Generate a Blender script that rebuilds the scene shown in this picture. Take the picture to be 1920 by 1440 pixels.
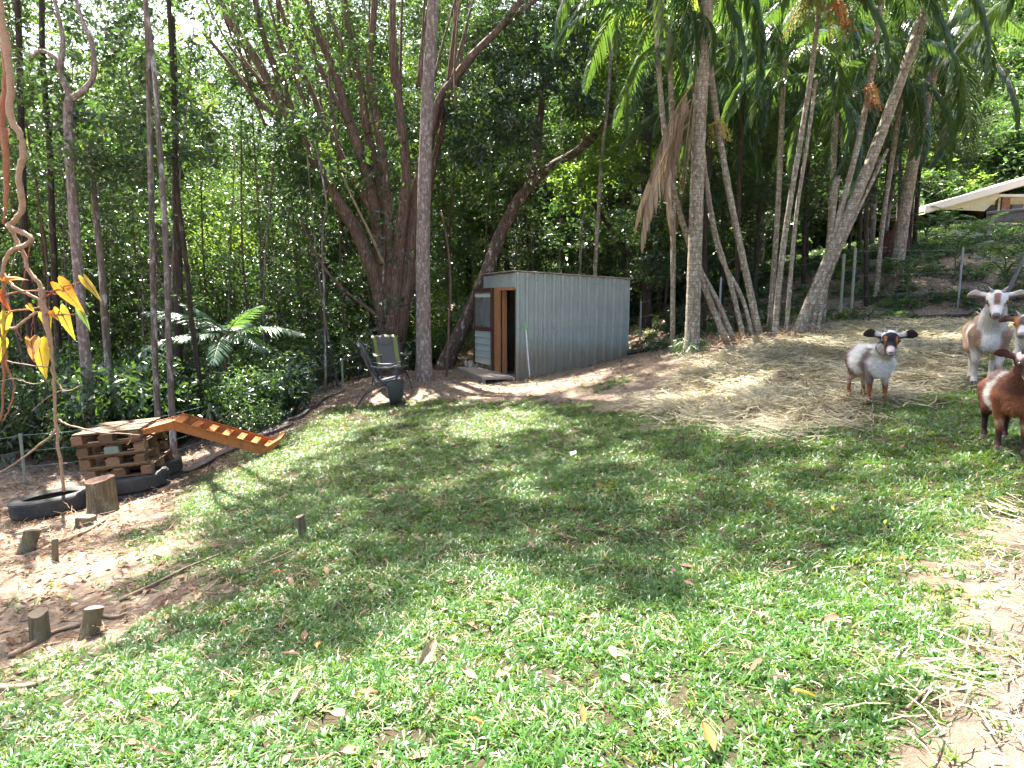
import bpy, bmesh, math, random
import numpy as np
from mathutils import Vector, Matrix, Euler

for o in list(bpy.data.objects):
    bpy.data.objects.remove(o)
SC = bpy.context.scene
COL = SC.collection
RNG = np.random.default_rng(11)
random.seed(5)
R = math.radians

# ------------------------------------------------------------------ camera
FPX, PITCH, CAMZ = 1200.0, R(7.6), 1.6
cam_d = bpy.data.cameras.new('camera')
cam = bpy.data.objects.new('camera', cam_d)
COL.objects.link(cam)
cam.location = (0, 0, CAMZ)
cam.rotation_euler = (R(90) - PITCH, 0, 0)
cam_d.sensor_width = 36.0
cam_d.lens = 36.0 * FPX / 1920.0
cam_d.clip_start, cam_d.clip_end = 0.05, 2000
SC.camera = cam

# ------------------------------------------------------------------ sky, sun, exposure
SUN_EL, SUN_AZ = R(61), (-0.55, 0.835)          # direction towards the sun: back left, high
sun_dir = Vector((SUN_AZ[0] * math.cos(SUN_EL), SUN_AZ[1] * math.cos(SUN_EL), math.sin(SUN_EL))).normalized()
world = bpy.data.worlds.new('World')
SC.world = world
world.use_nodes = True
wn, wl = world.node_tree.nodes, world.node_tree.links
wn.clear()
sky = wn.new('ShaderNodeTexSky')
sky.sky_type = 'NISHITA'
sky.sun_disc = False
sky.sun_elevation = SUN_EL
sky.sun_rotation = math.atan2(sun_dir.x, sun_dir.y)
sky.air_density, sky.dust_density, sky.ozone_density = 1.0, 5.0, 0.6
bg = wn.new('ShaderNodeBackground')
bg.inputs['Strength'].default_value = 0.082
wo = wn.new('ShaderNodeOutputWorld')
wl.new(sky.outputs[0], bg.inputs[0])
wl.new(bg.outputs[0], wo.inputs[0])
sun_d = bpy.data.lights.new('sun', 'SUN')
sun_d.energy, sun_d.angle, sun_d.color = 5.0, R(0.53), (1.0, 0.955, 0.87)
sun = bpy.data.objects.new('sun', sun_d)
COL.objects.link(sun)
sun.rotation_euler = (-sun_dir).to_track_quat('-Z', 'Y').to_euler()
SC.view_settings.view_transform = 'Standard'
SC.view_settings.look = 'None'
SC.view_settings.exposure = 2.88
SC.view_settings.gamma = 1.0
SC.view_settings.use_curve_mapping = False
SC.render.engine = 'CYCLES'
cy = SC.cycles
cy.use_denoising = True
try:
    cy.denoiser = 'OPENIMAGEDENOISE'
except Exception:
    pass
cy.max_bounces, cy.diffuse_bounces, cy.glossy_bounces = 5, 3, 1
cy.use_adaptive_sampling = True
cy.adaptive_threshold = 0.03
cy.transmission_bounces, cy.transparent_max_bounces = 3, 4
cy.caustics_reflective = cy.caustics_refractive = False
cy.sample_clamp_indirect = 8.0

# ------------------------------------------------------------------ pixel rays (photo pixels, 1920 x 1440)
CT, ST = math.cos(PITCH), math.sin(PITCH)
def ray(px, py):
    u, v = (px - 960) / FPX, (720 - py) / FPX
    return Vector((u, CT + v * ST, -ST + v * CT))
def at(px, py, Y):
    d = ray(px, py)
    return Vector((0, 0, CAMZ)) + d * (Y / d.y)

# ------------------------------------------------------------------ terrain height field
CTRL = [tuple(at(*p)) for p in [
    (0, 1440, 1.85), (480, 1440, 1.72), (960, 1440, 1.58), (1440, 1440, 1.46), (1920, 1440, 1.36),
    (0, 1080, 3.95), (75, 1195, 3.1), (500, 1000, 4.3), (960, 1000, 3.75), (1500, 1000, 3.1), (1920, 1000, 2.85),
    (960, 800, 7.6), (1500, 800, 5.3), (1645, 752, 5.5), (1880, 865, 3.7), (1850, 728, 6.0), (1300, 760, 7.9),
    (966, 714, 12.4), (1172, 669, 13.3), (740, 752, 11.2), (795, 706, 12.4), (590, 768, 10.3), (500, 848, 8.2),
    (100, 966, 6.4), (210, 945, 6.6), (330, 905, 7.2), (0, 950, 7.6), (325, 868, 9.5), (735, 700, 14.2),
    (832, 692, 14.6), (880, 713, 12.9), (930, 722, 12.2), (905, 700, 13.9), (1390, 642, 10.8), (1500, 632, 10.8), (1296, 658, 10.6), (1560, 608, 12.0), (1750, 603, 12.0),
    (1920, 600, 11.6), (1600, 500, 15.5), (1750, 470, 16.5), (1900, 430, 21.0), (1250, 600, 16.5), (1100, 668, 17.0),
    (880, 690, 16.5)]]
CTRL += [(-7.3, 11, -.75), (-11, 15, -1.1), (-9, 10, -.9), (-5, 15, -.5), (-16, 25, -2.0), (-40, 40, -5), (-60, 5, -7), (-12, 3, -1.4),
         (0, 22, .3), (0, 40, 0), (-10, 60, -2), (0, 90, 0), (0, -3, .45), (0, -14, 1.0), (-12, -10, -.6), (12, -10, 2.6), (9, 3, 1.7),
         (10, 10, 1.9), (20, 2, 3.6), (22, 12, 4.2), (16, 22, 4.1), (24, 26, 5.2), (8, 22, 2.4), (10, 40, 3.0), (60, 0, 12), (-60, -40, -6),
         (60, -40, 10), (-90, 90, -8), (60, 30, 11)]
_P = np.array(CTRL)
def _phi(r):
    return r
def _solve():
    n = len(_P)
    d = np.hypot(_P[:, None, 0] - _P[None, :, 0], _P[:, None, 1] - _P[None, :, 1])
    A = np.zeros((n + 3, n + 3))
    A[:n, :n] = _phi(d) - np.eye(n) * 0.06
    A[:n, n] = 1; A[:n, n + 1:] = _P[:, :2]
    A[n, :n] = 1; A[n + 1:, :n] = _P[:, :2].T
    b = np.zeros(n + 3); b[:n] = _P[:, 2]
    return np.linalg.solve(A, b)
_W = _solve()
def sstep(a, b, x):
    t = np.clip((x - a) / (b - a), 0, 1)
    return t * t * (3 - 2 * t)
def wob(x, y, s, seed=0.0):
    return (np.sin(x * s * 1.7 + 1.3 * np.sin(y * s * 1.1 + seed) + seed) + np.sin(y * s * 2.1 + 1.7 * np.sin(x * s * .9 + 2 * seed)) +
            np.sin((x + y) * s * 1.3 + seed * 3)) / 3
def hz(x, y):
    x = np.asarray(x, float); y = np.asarray(y, float)
    sh = x.shape
    x = x.ravel(); y = y.ravel()
    out = np.empty(len(x))
    for i in range(0, len(x), 20000):
        xs, ys = x[i:i + 20000], y[i:i + 20000]
        d = np.hypot(xs[:, None] - _P[None, :, 0], ys[:, None] - _P[None, :, 1])
        out[i:i + 20000] = _phi(d) @ _W[:-3] + _W[-3] + xs * _W[-2] + ys * _W[-1]
    far = np.hypot(x, y)
    out = np.clip(out, -9, 14)
    out += .022 * wob(x, y, 2.2) + .012 * wob(x, y, 6.0, 2.) * sstep(40, 10, far)
    hill = sstep(6, 24, x - .0 * y) * np.clip(y - 29, 0, None) * .66 + sstep(30, 90, x) * np.clip(y - 29, 0, 60) * .2
    out += np.minimum(hill, 55)
    return out.reshape(sh)
def hz1(x, y):
    return float(hz(np.array([x]), np.array([y]))[0])
def G(px, py, far=60.0):
    d = ray(px, py)
    t = np.concatenate([np.arange(.8, 14, .02), np.arange(14, far, .1)])
    X, Y, Z = d.x * t, d.y * t, CAMZ + d.z * t
    hit = np.nonzero(Z < hz(X, Y))[0]
    i = hit[0] if len(hit) else len(t) - 1
    return Vector((X[i], Y[i], float(hz(X[i:i + 1], Y[i:i + 1])[0])))

# ------------------------------------------------------------------ polygons of the ground in plan
def poly(*pp):
    return np.array([G(*p).xy[:] for p in pp])
def inside(P, x, y):
    x = np.asarray(x); y = np.asarray(y)
    c = np.zeros(x.shape, bool)
    j = len(P) - 1
    for i in range(len(P)):
        xi, yi, xj, yj = P[i, 0], P[i, 1], P[j, 0], P[j, 1]
        if yi != yj:
            c ^= ((yi > y) != (yj > y)) & (x < (xj - xi) * (y - yi) / (yj - yi) + xi)
        j = i
    return c
def pdist(P, x, y):
    "signed distance to polygon edge, positive inside"
    x = np.asarray(x, float); y = np.asarray(y, float)
    best = np.full(x.shape, 1e9)
    for i in range(len(P)):
        a, b = P[i - 1], P[i]
        ab = b - a
        t = np.clip(((x - a[0]) * ab[0] + (y - a[1]) * ab[1]) / max(ab @ ab, 1e-9), 0, 1)
        best = np.minimum(best, np.hypot(x - a[0] - t * ab[0], y - a[1] - t * ab[1]))
    return np.where(inside(P, x, y), best, -best)
LAWN = np.vstack([poly((560, 800), (600, 772), (680, 762), (800, 752), (960, 748), (1060, 752), (1180, 775), (1290, 785), (1420, 800), (1500, 792), (1620, 775),
             (1720, 742), (1800, 690), (1860, 660)), np.array([[6.3, 6.6], [6.0, 3.0], [4.2, 1.8], [3.3, 1.8]]),
             poly((1890, 985), (1835, 1060), (1800, 1180), (1790, 1330), (1805, 1438)), np.array([[.95, .9], [-2.2, .9]]),
             poly((0, 1262), (130, 1222), (300, 1185), (380, 1130), (370, 1070), (300, 1020), (285, 965), (370, 905), (460, 852))])
STRAW = np.vstack([poly((1200, 752), (1270, 712), (1330, 672), (1400, 655), (1545, 620), (1600, 610), (1760, 607), (1900, 605)),
              np.array([[8.6, 9.5], [7.0, 6.6]]), poly((1840, 665), (1760, 725), (1640, 790), (1480, 810), (1330, 800), (1230, 785))])
PATH = np.vstack([poly((1905, 960), (1850, 1060), (1815, 1180), (1800, 1330), (1815, 1438)), np.array([[1.05, .9], [3.2, .9], [3.6, 2.4]])])
TUFT1 = poly((1090, 728), (1180, 705), (1190, 715), (1110, 738))
def lawn_d(x, y):
    return np.clip(.5 + (pdist(LAWN, x, y) + .28 * wob(x, y, 2.6, 1.) + .16 * wob(x, y, 7., 3.)) / .5, 0, 1)
def straw_d(x, y):
    return np.clip(.5 + (pdist(STRAW, x, y) + .25 * wob(x, y, 2.1, 4.)) / .9, 0, 1)
def path_d(x, y):
    return np.clip(.5 + (pdist(PATH, x, y) + .10 * wob(x, y, 4.1, 5.)) / .3, 0, 1)
# sunlit patches of the ground; the crowns leave gaps towards the sun above them
LIT = [poly((0, 1262), (250, 1225), (430, 1275), (560, 1255), (700, 1180), (880, 1115), (970, 1060), (1060, 1075), (1150, 1140), (1330, 1140),
            (1420, 1090), (1700, 1010), (1830, 900), (1919, 880), (1919, 1438), (0, 1438)),
       poly((0, 1085), (150, 1040), (300, 1005), (420, 985), (330, 1060), (200, 1110), (0, 1135)),
       poly((300, 950), (420, 880), (560, 815), (600, 780), (760, 763), (700, 792), (560, 870), (430, 955), (330, 1000)),
       poly((830, 805), (890, 772), (1000, 768), (1015, 800), (935, 825), (850, 820)),
       poly((770, 748), (850, 716), (960, 712), (970, 728), (880, 742)),
       poly((1190, 762), (1400, 700), (1500, 690), (1450, 738), (1300, 762)),
       poly((1640, 625), (1760, 615), (1900, 615), (1880, 640), (1700, 650))]
LIT.append(np.array([[3.0, .2], [-3.0, .2], [-1.6, 1.9], [1.6, 1.6]]))
SHADE = [poly((1500, 1270), (1700, 1240), (1850, 1400), (1700, 1438), (1400, 1438), (1420, 1340))]
def lit(x, y):
    m = np.zeros(np.shape(x), bool)
    for P in LIT:
        m |= inside(P, x, y)
    for P in SHADE:
        m &= ~inside(P, x, y)
    return m

# ------------------------------------------------------------------ mesh helpers
def mesh_np(name, V, F, mat=None, smooth=False):
    V = np.asarray(V, np.float32); F = np.asarray(F, np.int32)
    me = bpy.data.meshes.new(name)
    n, k = F.shape
    me.vertices.add(len(V)); me.vertices.foreach_set('co', V.ravel())
    me.loops.add(n * k); me.loops.foreach_set('vertex_index', F.ravel())
    me.polygons.add(n)
    me.polygons.foreach_set('loop_start', np.arange(0, n * k, k, dtype=np.int32))
    try:
        me.polygons.foreach_set('loop_total', np.full(n, k, dtype=np.int32))
    except Exception:
        pass
    me.update(calc_edges=True)
    me.polygons.foreach_set('use_smooth', np.full(n, smooth))
    if mat:
        me.materials.append(mat)
    return me
class MB:
    def __init__(s):
        s.v, s.f, s.m = [], [], []
    def add(s, V, F, mi=0):
        o = len(s.v)
        s.v += [tuple(p) for p in V]
        s.f += [tuple(i + o for i in q) for q in F]
        s.m += [mi] * len(F)
        return s
    def box(s, c, size, rot=None, mi=0, taper=1.0):
        hx, hy, hz_ = size[0] / 2, size[1] / 2, size[2] / 2
        V = [Vector((x * hx * (taper if z > 0 else 1), y * hy * (taper if z > 0 else 1), z * hz_)) for z in (-1, 1) for y in (-1, 1) for x in (-1, 1)]
        if rot is not None:
            V = [rot @ p for p in V]
        c = Vector(c)
        return s.add([p + c for p in V], [(0, 2, 3, 1), (4, 5, 7, 6), (0, 1, 5, 4), (2, 6, 7, 3), (0, 4, 6, 2), (1, 3, 7, 5)], mi)
    def bar(s, a, b, w, h, up=(0, 0, 1), mi=0):
        a, b = Vector(a), Vector(b)
        d = (b - a).normalized()
        sd = d.cross(Vector(up))
        if sd.length < 1e-4:
            sd = d.cross(Vector((1, 0, 0)))
        sd.normalize(); u = sd.cross(d)
        V = [p + sd * x * w / 2 + u * y * h / 2 for p in (a, b) for x, y in ((-1, -1), (1, -1), (1, 1), (-1, 1))]
        return s.add(V, [(0, 3, 2, 1), (4, 5, 6, 7), (0, 1, 5, 4), (1, 2, 6, 5), (2, 3, 7, 6), (3, 0, 4, 7)], mi)
    def tube(s, path, rad, seg=8, cap=True, rough=0.0, mi=0, flat=1.0):
        P = [Vector(p) for p in path]
        n = len(P)
        if not hasattr(rad, '__len__'):
            rad = [rad] * n
        V, F = [], []
        ref = Vector((1, 0, 0))
        for i in range(n):
            d = (P[min(i + 1, n - 1)] - P[max(i - 1, 0)])
            if d.length < 1e-9:
                d = Vector((0, 0, 1))
            d.normalize()
            if abs(d.dot(ref)) > .95:
                ref = Vector((0, 1, 0))
            sd = (ref - d * ref.dot(d)).normalized()
            ref = sd
            up = d.cross(sd)
            for k in range(seg):
                a = 2 * math.pi * k / seg
                r = rad[i] * (1 + (random.uniform(-rough, rough) if rough else 0))
                V.append(P[i] + (sd * math.cos(a) + up * math.sin(a) * flat) * r)
        for i in range(n - 1):
            for k in range(seg):
                k2 = (k + 1) % seg
                F.append((i * seg + k, i * seg + k2, (i + 1) * seg + k2, (i + 1) * seg + k))
        if cap:
            F.append(tuple(range(seg))[::-1]); F.append(tuple((n - 1) * seg + k for k in range(seg)))
        return s.add(V, F, mi)
    def lathe(s, prof, seg=24, M=None, mi=0, closed=False):
        V, F = [], []
        n = len(prof)
        for r, z in prof:
            for k in range(seg):
                a = 2 * math.pi * k / seg
                V.append(Vector((r * math.cos(a), r * math.sin(a), z)))
        if M is not None:
            V = [M @ p for p in V]
        for i in range(n if closed else n - 1):
            i2 = (i + 1) % n
            for k in range(seg):
                k2 = (k + 1) % seg
                F.append((i * seg + k, i * seg + k2, i2 * seg + k2, i2 * seg + k))
        return s.add(V, F, mi)
    def ball(s, c, r, seg=8, rings=6, mi=0):
        c = Vector(c); V = []; F = []
        r = r if hasattr(r, '__len__') else (r, r, r)
        for i in range(rings + 1):
            t = math.pi * i / rings
            for k in range(seg):
                a = 2 * math.pi * k / seg
                V.append(c + Vector((math.sin(t) * math.cos(a) * r[0], math.sin(t) * math.sin(a) * r[1], math.cos(t) * r[2])))
        for i in range(rings):
            for k in range(seg):
                F.append((i * seg + k, (i + 1) * seg + k, (i + 1) * seg + (k + 1) % seg, i * seg + (k + 1) % seg))
        return s.add(V, F, mi)
    def mesh(s, name, mats=None, smooth=False):
        me = bpy.data.meshes.new(name)
        me.from_pydata(s.v, [], s.f)
        me.update()
        if mats is not None:
            for m in (mats if isinstance(mats, (list, tuple)) else [mats]):
                me.materials.append(m)
        if len(set(s.m)) > 1:
            me.polygons.foreach_set('material_index', s.m)
        if smooth:
            me.polygons.foreach_set('use_smooth', [True] * len(me.polygons))
        return me
def spline(P, n=6):
    P = [Vector(p) for p in P]
    if len(P) < 3:
        return [P[0].lerp(P[-1], i / n) for i in range(n + 1)]
    Q = [P[0] * 2 - P[1]] + P + [P[-1] * 2 - P[-2]]
    out = []
    for i in range(1, len(Q) - 2):
        a, b, c, d = Q[i - 1], Q[i], Q[i + 1], Q[i + 2]
        for k in range(n):
            t = k / n
            out.append(.5 * ((2 * b) + (c - a) * t + (2 * a - 5 * b + 4 * c - d) * t * t + (3 * b - a - 3 * c + d) * t ** 3))
    out.append(P[-1])
    return out
def lerp_list(a, b, n):
    return [a + (b - a) * i / (n - 1) for i in range(n)]
def obj(name, me, parent=None, world_space=False, loc=None, rot=None, scale=None):
    o = bpy.data.objects.new(name, me)
    COL.objects.link(o)
    if parent is not None:
        o.parent = parent
        if world_space:
            o.matrix_parent_inverse = (Matrix.Translation(parent.location) @ parent.rotation_euler.to_matrix().to_4x4()).inverted()
    if loc is not None:
        o.location = loc
    if rot is not None:
        o.rotation_euler = rot
    if scale is not None:
        o.scale = scale if hasattr(scale, '__len__') else (scale,) * 3
    return o
def tag(o, label=None, cat=None, group=None, kind=None):
    if label: o['label'] = label
    if cat: o['category'] = cat
    if group: o['group'] = group
    if kind: o['kind'] = kind
    return o
def thing(name, label, cat, loc=(0, 0, 0), rotz=0.0, group=None):
    o = bpy.data.objects.new(name, None)
    COL.objects.link(o)
    o.empty_display_size = .2
    o.location = loc
    o.rotation_euler = (0, 0, rotz)
    return tag(o, label, cat, group)

# ------------------------------------------------------------------ materials
def nmat(name):
    m = bpy.data.materials.new(name)
    m.use_nodes = True
    nt = m.node_tree
    nt.nodes.clear()
    out = nt.nodes.new('ShaderNodeOutputMaterial')
    return m, nt, out
def N(nt, t, **kw):
    n = nt.nodes.new(t)
    for k, v in kw.items():
        if k.startswith('i_'):
            n.inputs[k[2:].replace('_', ' ')].default_value = v
        else:
            setattr(n, k, v)
    return n
def ramp(nt, stops, fac, interp='LINEAR'):
    r = nt.nodes.new('ShaderNodeValToRGB')
    r.color_ramp.interpolation = interp
    e = r.color_ramp.elements
    while len(e) < len(stops):
        e.new(.5)
    for i, (p, c) in enumerate(stops):
        e[i].position = p
        e[i].color = (*c, 1) if len(c) == 3 else c
    nt.links.new(fac, r.inputs[0])
    return r.outputs[0]
def mixc(nt, fac, a, b, mode='MIX'):
    m = nt.nodes.new('ShaderNodeMix')
    m.data_type = 'RGBA'
    m.blend_type = mode
    for s, v in ((m.inputs[0], fac), (m.inputs[6], a), (m.inputs[7], b)):
        if isinstance(v, (int, float)):
            s.default_value = v
        elif isinstance(v, (tuple, list)):
            s.default_value = (*v, 1)
        else:
            nt.links.new(v, s)
    return m.outputs[2]
def coords(nt, scale=(1, 1, 1), kind='Object'):
    tc = nt.nodes.new('ShaderNodeTexCoord')
    mp = nt.nodes.new('ShaderNodeMapping')
    mp.inputs['Scale'].default_value = scale
    nt.links.new(tc.outputs[kind], mp.inputs[0])
    return mp.outputs[0]
def noise(nt, vec, scale, detail=6, rough=.6):
    n = nt.nodes.new('ShaderNodeTexNoise')
    n.inputs['Scale'].default_value = scale
    n.inputs['Detail'].default_value = detail
    n.inputs['Roughness'].default_value = rough
    nt.links.new(vec, n.inputs['Vector'])
    return n.outputs[0]
def finish(nt, out, colour, rough=.7, bump=None, bstr=.3, bdist=.01, spec=.4, metal=0.0):
    p = nt.nodes.new('ShaderNodeBsdfPrincipled')
    if isinstance(colour, (tuple, list)):
        p.inputs['Base Color'].default_value = (*colour, 1)
    else:
        nt.links.new(colour, p.inputs['Base Color'])
    if isinstance(rough, (int, float)):
        p.inputs['Roughness'].default_value = rough
    else:
        nt.links.new(rough, p.inputs['Roughness'])
    p.inputs['Specular IOR Level'].default_value = spec
    p.inputs['Metallic'].default_value = metal
    if bump is not None:
        b = nt.nodes.new('ShaderNodeBump')
        b.inputs['Strength'].default_value = bstr
        b.inputs['Distance'].default_value = bdist
        nt.links.new(bump, b.inputs['Height'])
        nt.links.new(b.outputs[0], p.inputs['Normal'])
    nt.links.new(p.outputs[0], out.inputs[0])
    return p
def mottle(name, c1, c2, scale=8, stretch=(1, 1, 1), rough=.7, bstr=.3, bdist=.01, spec=.4, c3=None, metal=0.0, detail=6):
    m, nt, out = nmat(name)
    v = coords(nt, stretch)
    n1 = noise(nt, v, scale, detail)
    n2 = noise(nt, v, scale * 4.3, 4)
    col = ramp(nt, [(.3, c1), (.52, c2), (.75, c3 or c1)], n1)
    col = mixc(nt, .35, col, ramp(nt, [(.3, (.35, .35, .35)), (.7, (1.1, 1.1, 1.1))], n2), 'MULTIPLY')
    finish(nt, out, col, rough, n2, bstr, bdist, spec, metal)
    return m
def bark(name, base, dark, lichen, amount=.5, lscale=9, stretch=.45, bstr=.7, edge=.12, rings=0.0):
    m, nt, out = nmat(name)
    v = coords(nt, (1, 1, stretch))
    vz = coords(nt, (1, 1, .12))
    fis = noise(nt, vz, 34, 6, .7)
    big = noise(nt, v, 3.0, 4)
    col = mixc(nt, ramp(nt, [(.36, (0, 0, 0)), (.6, (1, 1, 1))], fis), dark, base)
    col = mixc(nt, ramp(nt, [(.35, (0, 0, 0)), (.7, (.6, .6, .6))], big), col, dark)
    l = noise(nt, v, lscale, 7, .72)
    lo = .68 - .3 * amount
    lm = ramp(nt, [(lo, (0, 0, 0)), (lo + edge, (1, 1, 1))], l)
    col = mixc(nt, lm, col, lichen)
    l2 = noise(nt, v, lscale * 2.1, 5, .6)
    col = mixc(nt, ramp(nt, [(.62, (0, 0, 0)), (.7, (.55, .55, .55))], l2), col, (.06, .07, .035))
    if rings:
        sx = nt.nodes.new('ShaderNodeSeparateXYZ'); nt.links.new(coords(nt), sx.inputs[0])
        ma = nt.nodes.new('ShaderNodeMath'); ma.operation = 'MULTIPLY_ADD'
        nt.links.new(sx.outputs[2], ma.inputs[0]); ma.inputs[1].default_value = 11.0; nt.links.new(big, ma.inputs[2])
        fr = nt.nodes.new('ShaderNodeMath'); fr.operation = 'FRACT'; nt.links.new(ma.outputs[0], fr.inputs[0])
        rg_ = ramp(nt, [(.0, (rings, rings, rings)), (.10, (rings, rings, rings)), (.18, (0, 0, 0))], fr.outputs[0])
        col = mixc(nt, rg_, col, dark)
    finish(nt, out, col, .85, fis, bstr, .02, .2)
    return m
def leafmat(name, cols, trans=(.22, .42, .04), tfac=.32, rough=.42, spec=.5, instance_rand=False):
    m, nt, out = nmat(name)
    if instance_rand:
        rnd = nt.nodes.new('ShaderNodeObjectInfo').outputs['Random']
        isl = nt.nodes.new('ShaderNodeNewGeometry').outputs['Random Per Island']
        mx = nt.nodes.new('ShaderNodeMath'); mx.operation = 'MULTIPLY_ADD'
        nt.links.new(rnd, mx.inputs[0]); mx.inputs[1].default_value = .5
        h = nt.nodes.new('ShaderNodeMath'); h.operation = 'MULTIPLY'; h.inputs[1].default_value = .5
        nt.links.new(isl, h.inputs[0]); nt.links.new(h.outputs[0], mx.inputs[2])
        rnd = mx.outputs[0]
    else:
        rnd = nt.nodes.new('ShaderNodeNewGeometry').outputs['Random Per Island']
    n = len(cols)
    col = ramp(nt, [(i / max(n - 1, 1), c) for i, c in enumerate(cols)], rnd)
    p = nt.nodes.new('ShaderNodeBsdfPrincipled')
    nt.links.new(col, p.inputs['Base Color'])
    p.inputs['Roughness'].default_value = rough
    p.inputs['Specular IOR Level'].default_value = spec
    t = nt.nodes.new('ShaderNodeBsdfTranslucent')
    tc = mixc(nt, .5, col, trans)
    tc = mixc(nt, .6, tc, trans)
    nt.links.new(tc, t.inputs[0])
    ms = nt.nodes.new('ShaderNodeMixShader')
    ms.inputs[0].default_value = tfac
    nt.links.new(p.outputs[0], ms.inputs[1]); nt.links.new(t.outputs[0], ms.inputs[2])
    nt.links.new(ms.outputs[0], out.inputs[0])
    return m
def plain(name, c, rough=.6, spec=.4, metal=0.0):
    m, nt, out = nmat(name)
    finish(nt, out, c, rough, None, spec=spec, metal=metal)
    return m

M = {}
M['leaf'] = leafmat('forest_leaf', [(.015, .027, .013), (.025, .044, .018), (.04, .07, .024), (.065, .105, .034)], trans=(.15, .31, .05), tfac=.22, rough=.3, spec=.8)
M['leaf_mid'] = leafmat('mid_leaf', [(.02, .038, .014), (.034, .064, .019), (.056, .098, .027)], trans=(.17, .34, .05), tfac=.26, rough=.34, spec=.6)
M['leaf_bright'] = leafmat('bright_leaf', [(.045, .085, .02), (.07, .13, .026), (.11, .175, .036)], trans=(.34, .54, .05), tfac=.42)
M['leaf_dark'] = leafmat('glossy_dark_leaf', [(.016, .033, .02), (.024, .05, .028), (.04, .072, .034)], tfac=.15, rough=.28, spec=.75)
M['leaf_fern'] = leafmat('silver_lit_frond', [(.06, .11, .075), (.085, .14, .10)], tfac=.25, rough=.35, spec=.6)  # silvery light on the fronds put into a pale base colour
M['palm'] = leafmat('palm_leaflet', [(.018, .048, .022), (.028, .07, .028), (.045, .10, .035)], trans=(.25, .45, .05), tfac=.22, rough=.32)
M['palm_dry'] = leafmat('dry_frond', [(.20, .14, .09), (.28, .2, .13), (.34, .26, .18)], trans=(.4, .3, .15), tfac=.2, rough=.7, spec=.2)
M['grass'] = leafmat('grass_blade', [(.017, .064, .010), (.032, .102, .014), (.056, .14, .021), (.105, .175, .032)], trans=(.36, .52, .05), tfac=.26, rough=.36, spec=.6, instance_rand=True)
M['grass_dry'] = leafmat('dry_grass_blade', [(.25, .2, .11), (.36, .29, .16), (.46, .39, .24)], trans=(.5, .4, .2), tfac=.2, rough=.6, spec=.3, instance_rand=True)
M['straw'] = leafmat('straw', [(.20, .16, .10), (.30, .255, .16), (.41, .365, .245), (.32, .315, .21)], trans=(.5, .42, .2), tfac=.15, rough=.55, spec=.3, instance_rand=True)
M['litter'] = leafmat('leaf_litter', [(.09, .05, .03), (.17, .10, .065), (.26, .17, .11), (.34, .22, .13)], trans=(.4, .25, .1), tfac=.1, rough=.75, spec=.2, instance_rand=True)
M['bark_brown'] = bark('brown_bark', (.23, .15, .11), (.06, .04, .03), (.34, .30, .27), .34, 16, .35, 1.0)
M['bark_grey'] = bark('grey_bark', (.22, .18, .15), (.07, .055, .045), (.42, .41, .38), .55, 8)
M['bark_pale'] = bark('pale_bark', (.26, .20, .17), (.12, .09, .075), (.38, .36, .345), .58, 22, .5, .4)
M['bark_palm'] = bark('palm_stem', (.32, .28, .21), (.13, .095, .06), (.48, .48, .41), .62, 22, .7, .4, .16, .6)
M['bark_dark'] = bark('dark_bark', (.075, .055, .042), (.022, .017, .014), (.2, .2, .18), .3, 9)
M['bark_lean'] = bark('lichened_bark', (.16, .10, .075), (.05, .035, .025), (.46, .44, .42), .45, 11)
M['twig'] = mottle('twig', (.24, .16, .10), (.33, .23, .15), 14)
M['vine'] = mottle('vine_stem', (.28, .17, .10), (.40, .27, .17), 16, rough=.8)
M['root'] = mottle('aerial_root', (.26, .10, .05), (.34, .15, .08), 16, rough=.85)

# ------------------------------------------------------------------ leaf clouds
def unit(a):
    return a / np.maximum(np.linalg.norm(a, axis=-1, keepdims=True), 1e-9)
def twigs(C, nl=10, tl=.35, L=.12, W=.05, droop=.25, rng=RNG, up=.55):
    C = np.asarray(C, float)
    n = len(C)
    d = rng.normal(size=(n, 3)); d[:, 2] = d[:, 2] * .5 - droop * .6
    d = unit(d)
    k = (np.arange(nl) + .5) / nl
    pos = C[:, None] + d[:, None] * ((k - .4) * tl)[None, :, None] + rng.normal(size=(n, nl, 3)) * tl * .10
    side = unit(np.cross(d, [0, 0, 1.0]))
    sg = np.where(np.arange(nl) % 2 == 0, 1., -1.)[None, :, None]
    ld = d[:, None] * .6 + side[:, None] * sg * .9 + rng.normal(size=(n, nl, 3)) * .45
    ld[..., 2] -= droop
    ld = unit(ld)
    nr = rng.normal(size=(n, nl, 3)) * up
    nr[..., 2] += 1.0
    s = unit(np.cross(ld, nr))
    nn = np.cross(s, ld)
    sz = rng.uniform(.65, 1.25, size=(n, nl, 1))
    a = pos
    b = pos + ld * (.42 * L) * sz + s * (W / 2) * sz + nn * (.12 * W)
    c = pos + ld * L * sz - nn * (.10 * L)
    e = pos + ld * (.42 * L) * sz - s * (W / 2) * sz + nn * (.12 * W)
    V = np.stack([a, b, c, e], axis=2).reshape(-1, 3)
    F = np.arange(len(V)).reshape(-1, 4)
    return V, F
def blob_points(blobs, rng=RNG):
    "blobs: (centre, (rx, ry, rz), n) -> points, more towards the shell"
    out = []
    for c, r, n in blobs:
        d = unit(rng.normal(size=(n, 3)))
        rad = rng.uniform(.25, 1.0, size=(n, 1)) ** .45
        out.append(np.array(c) + d * rad * np.array(r))
    return np.concatenate(out)
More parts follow.
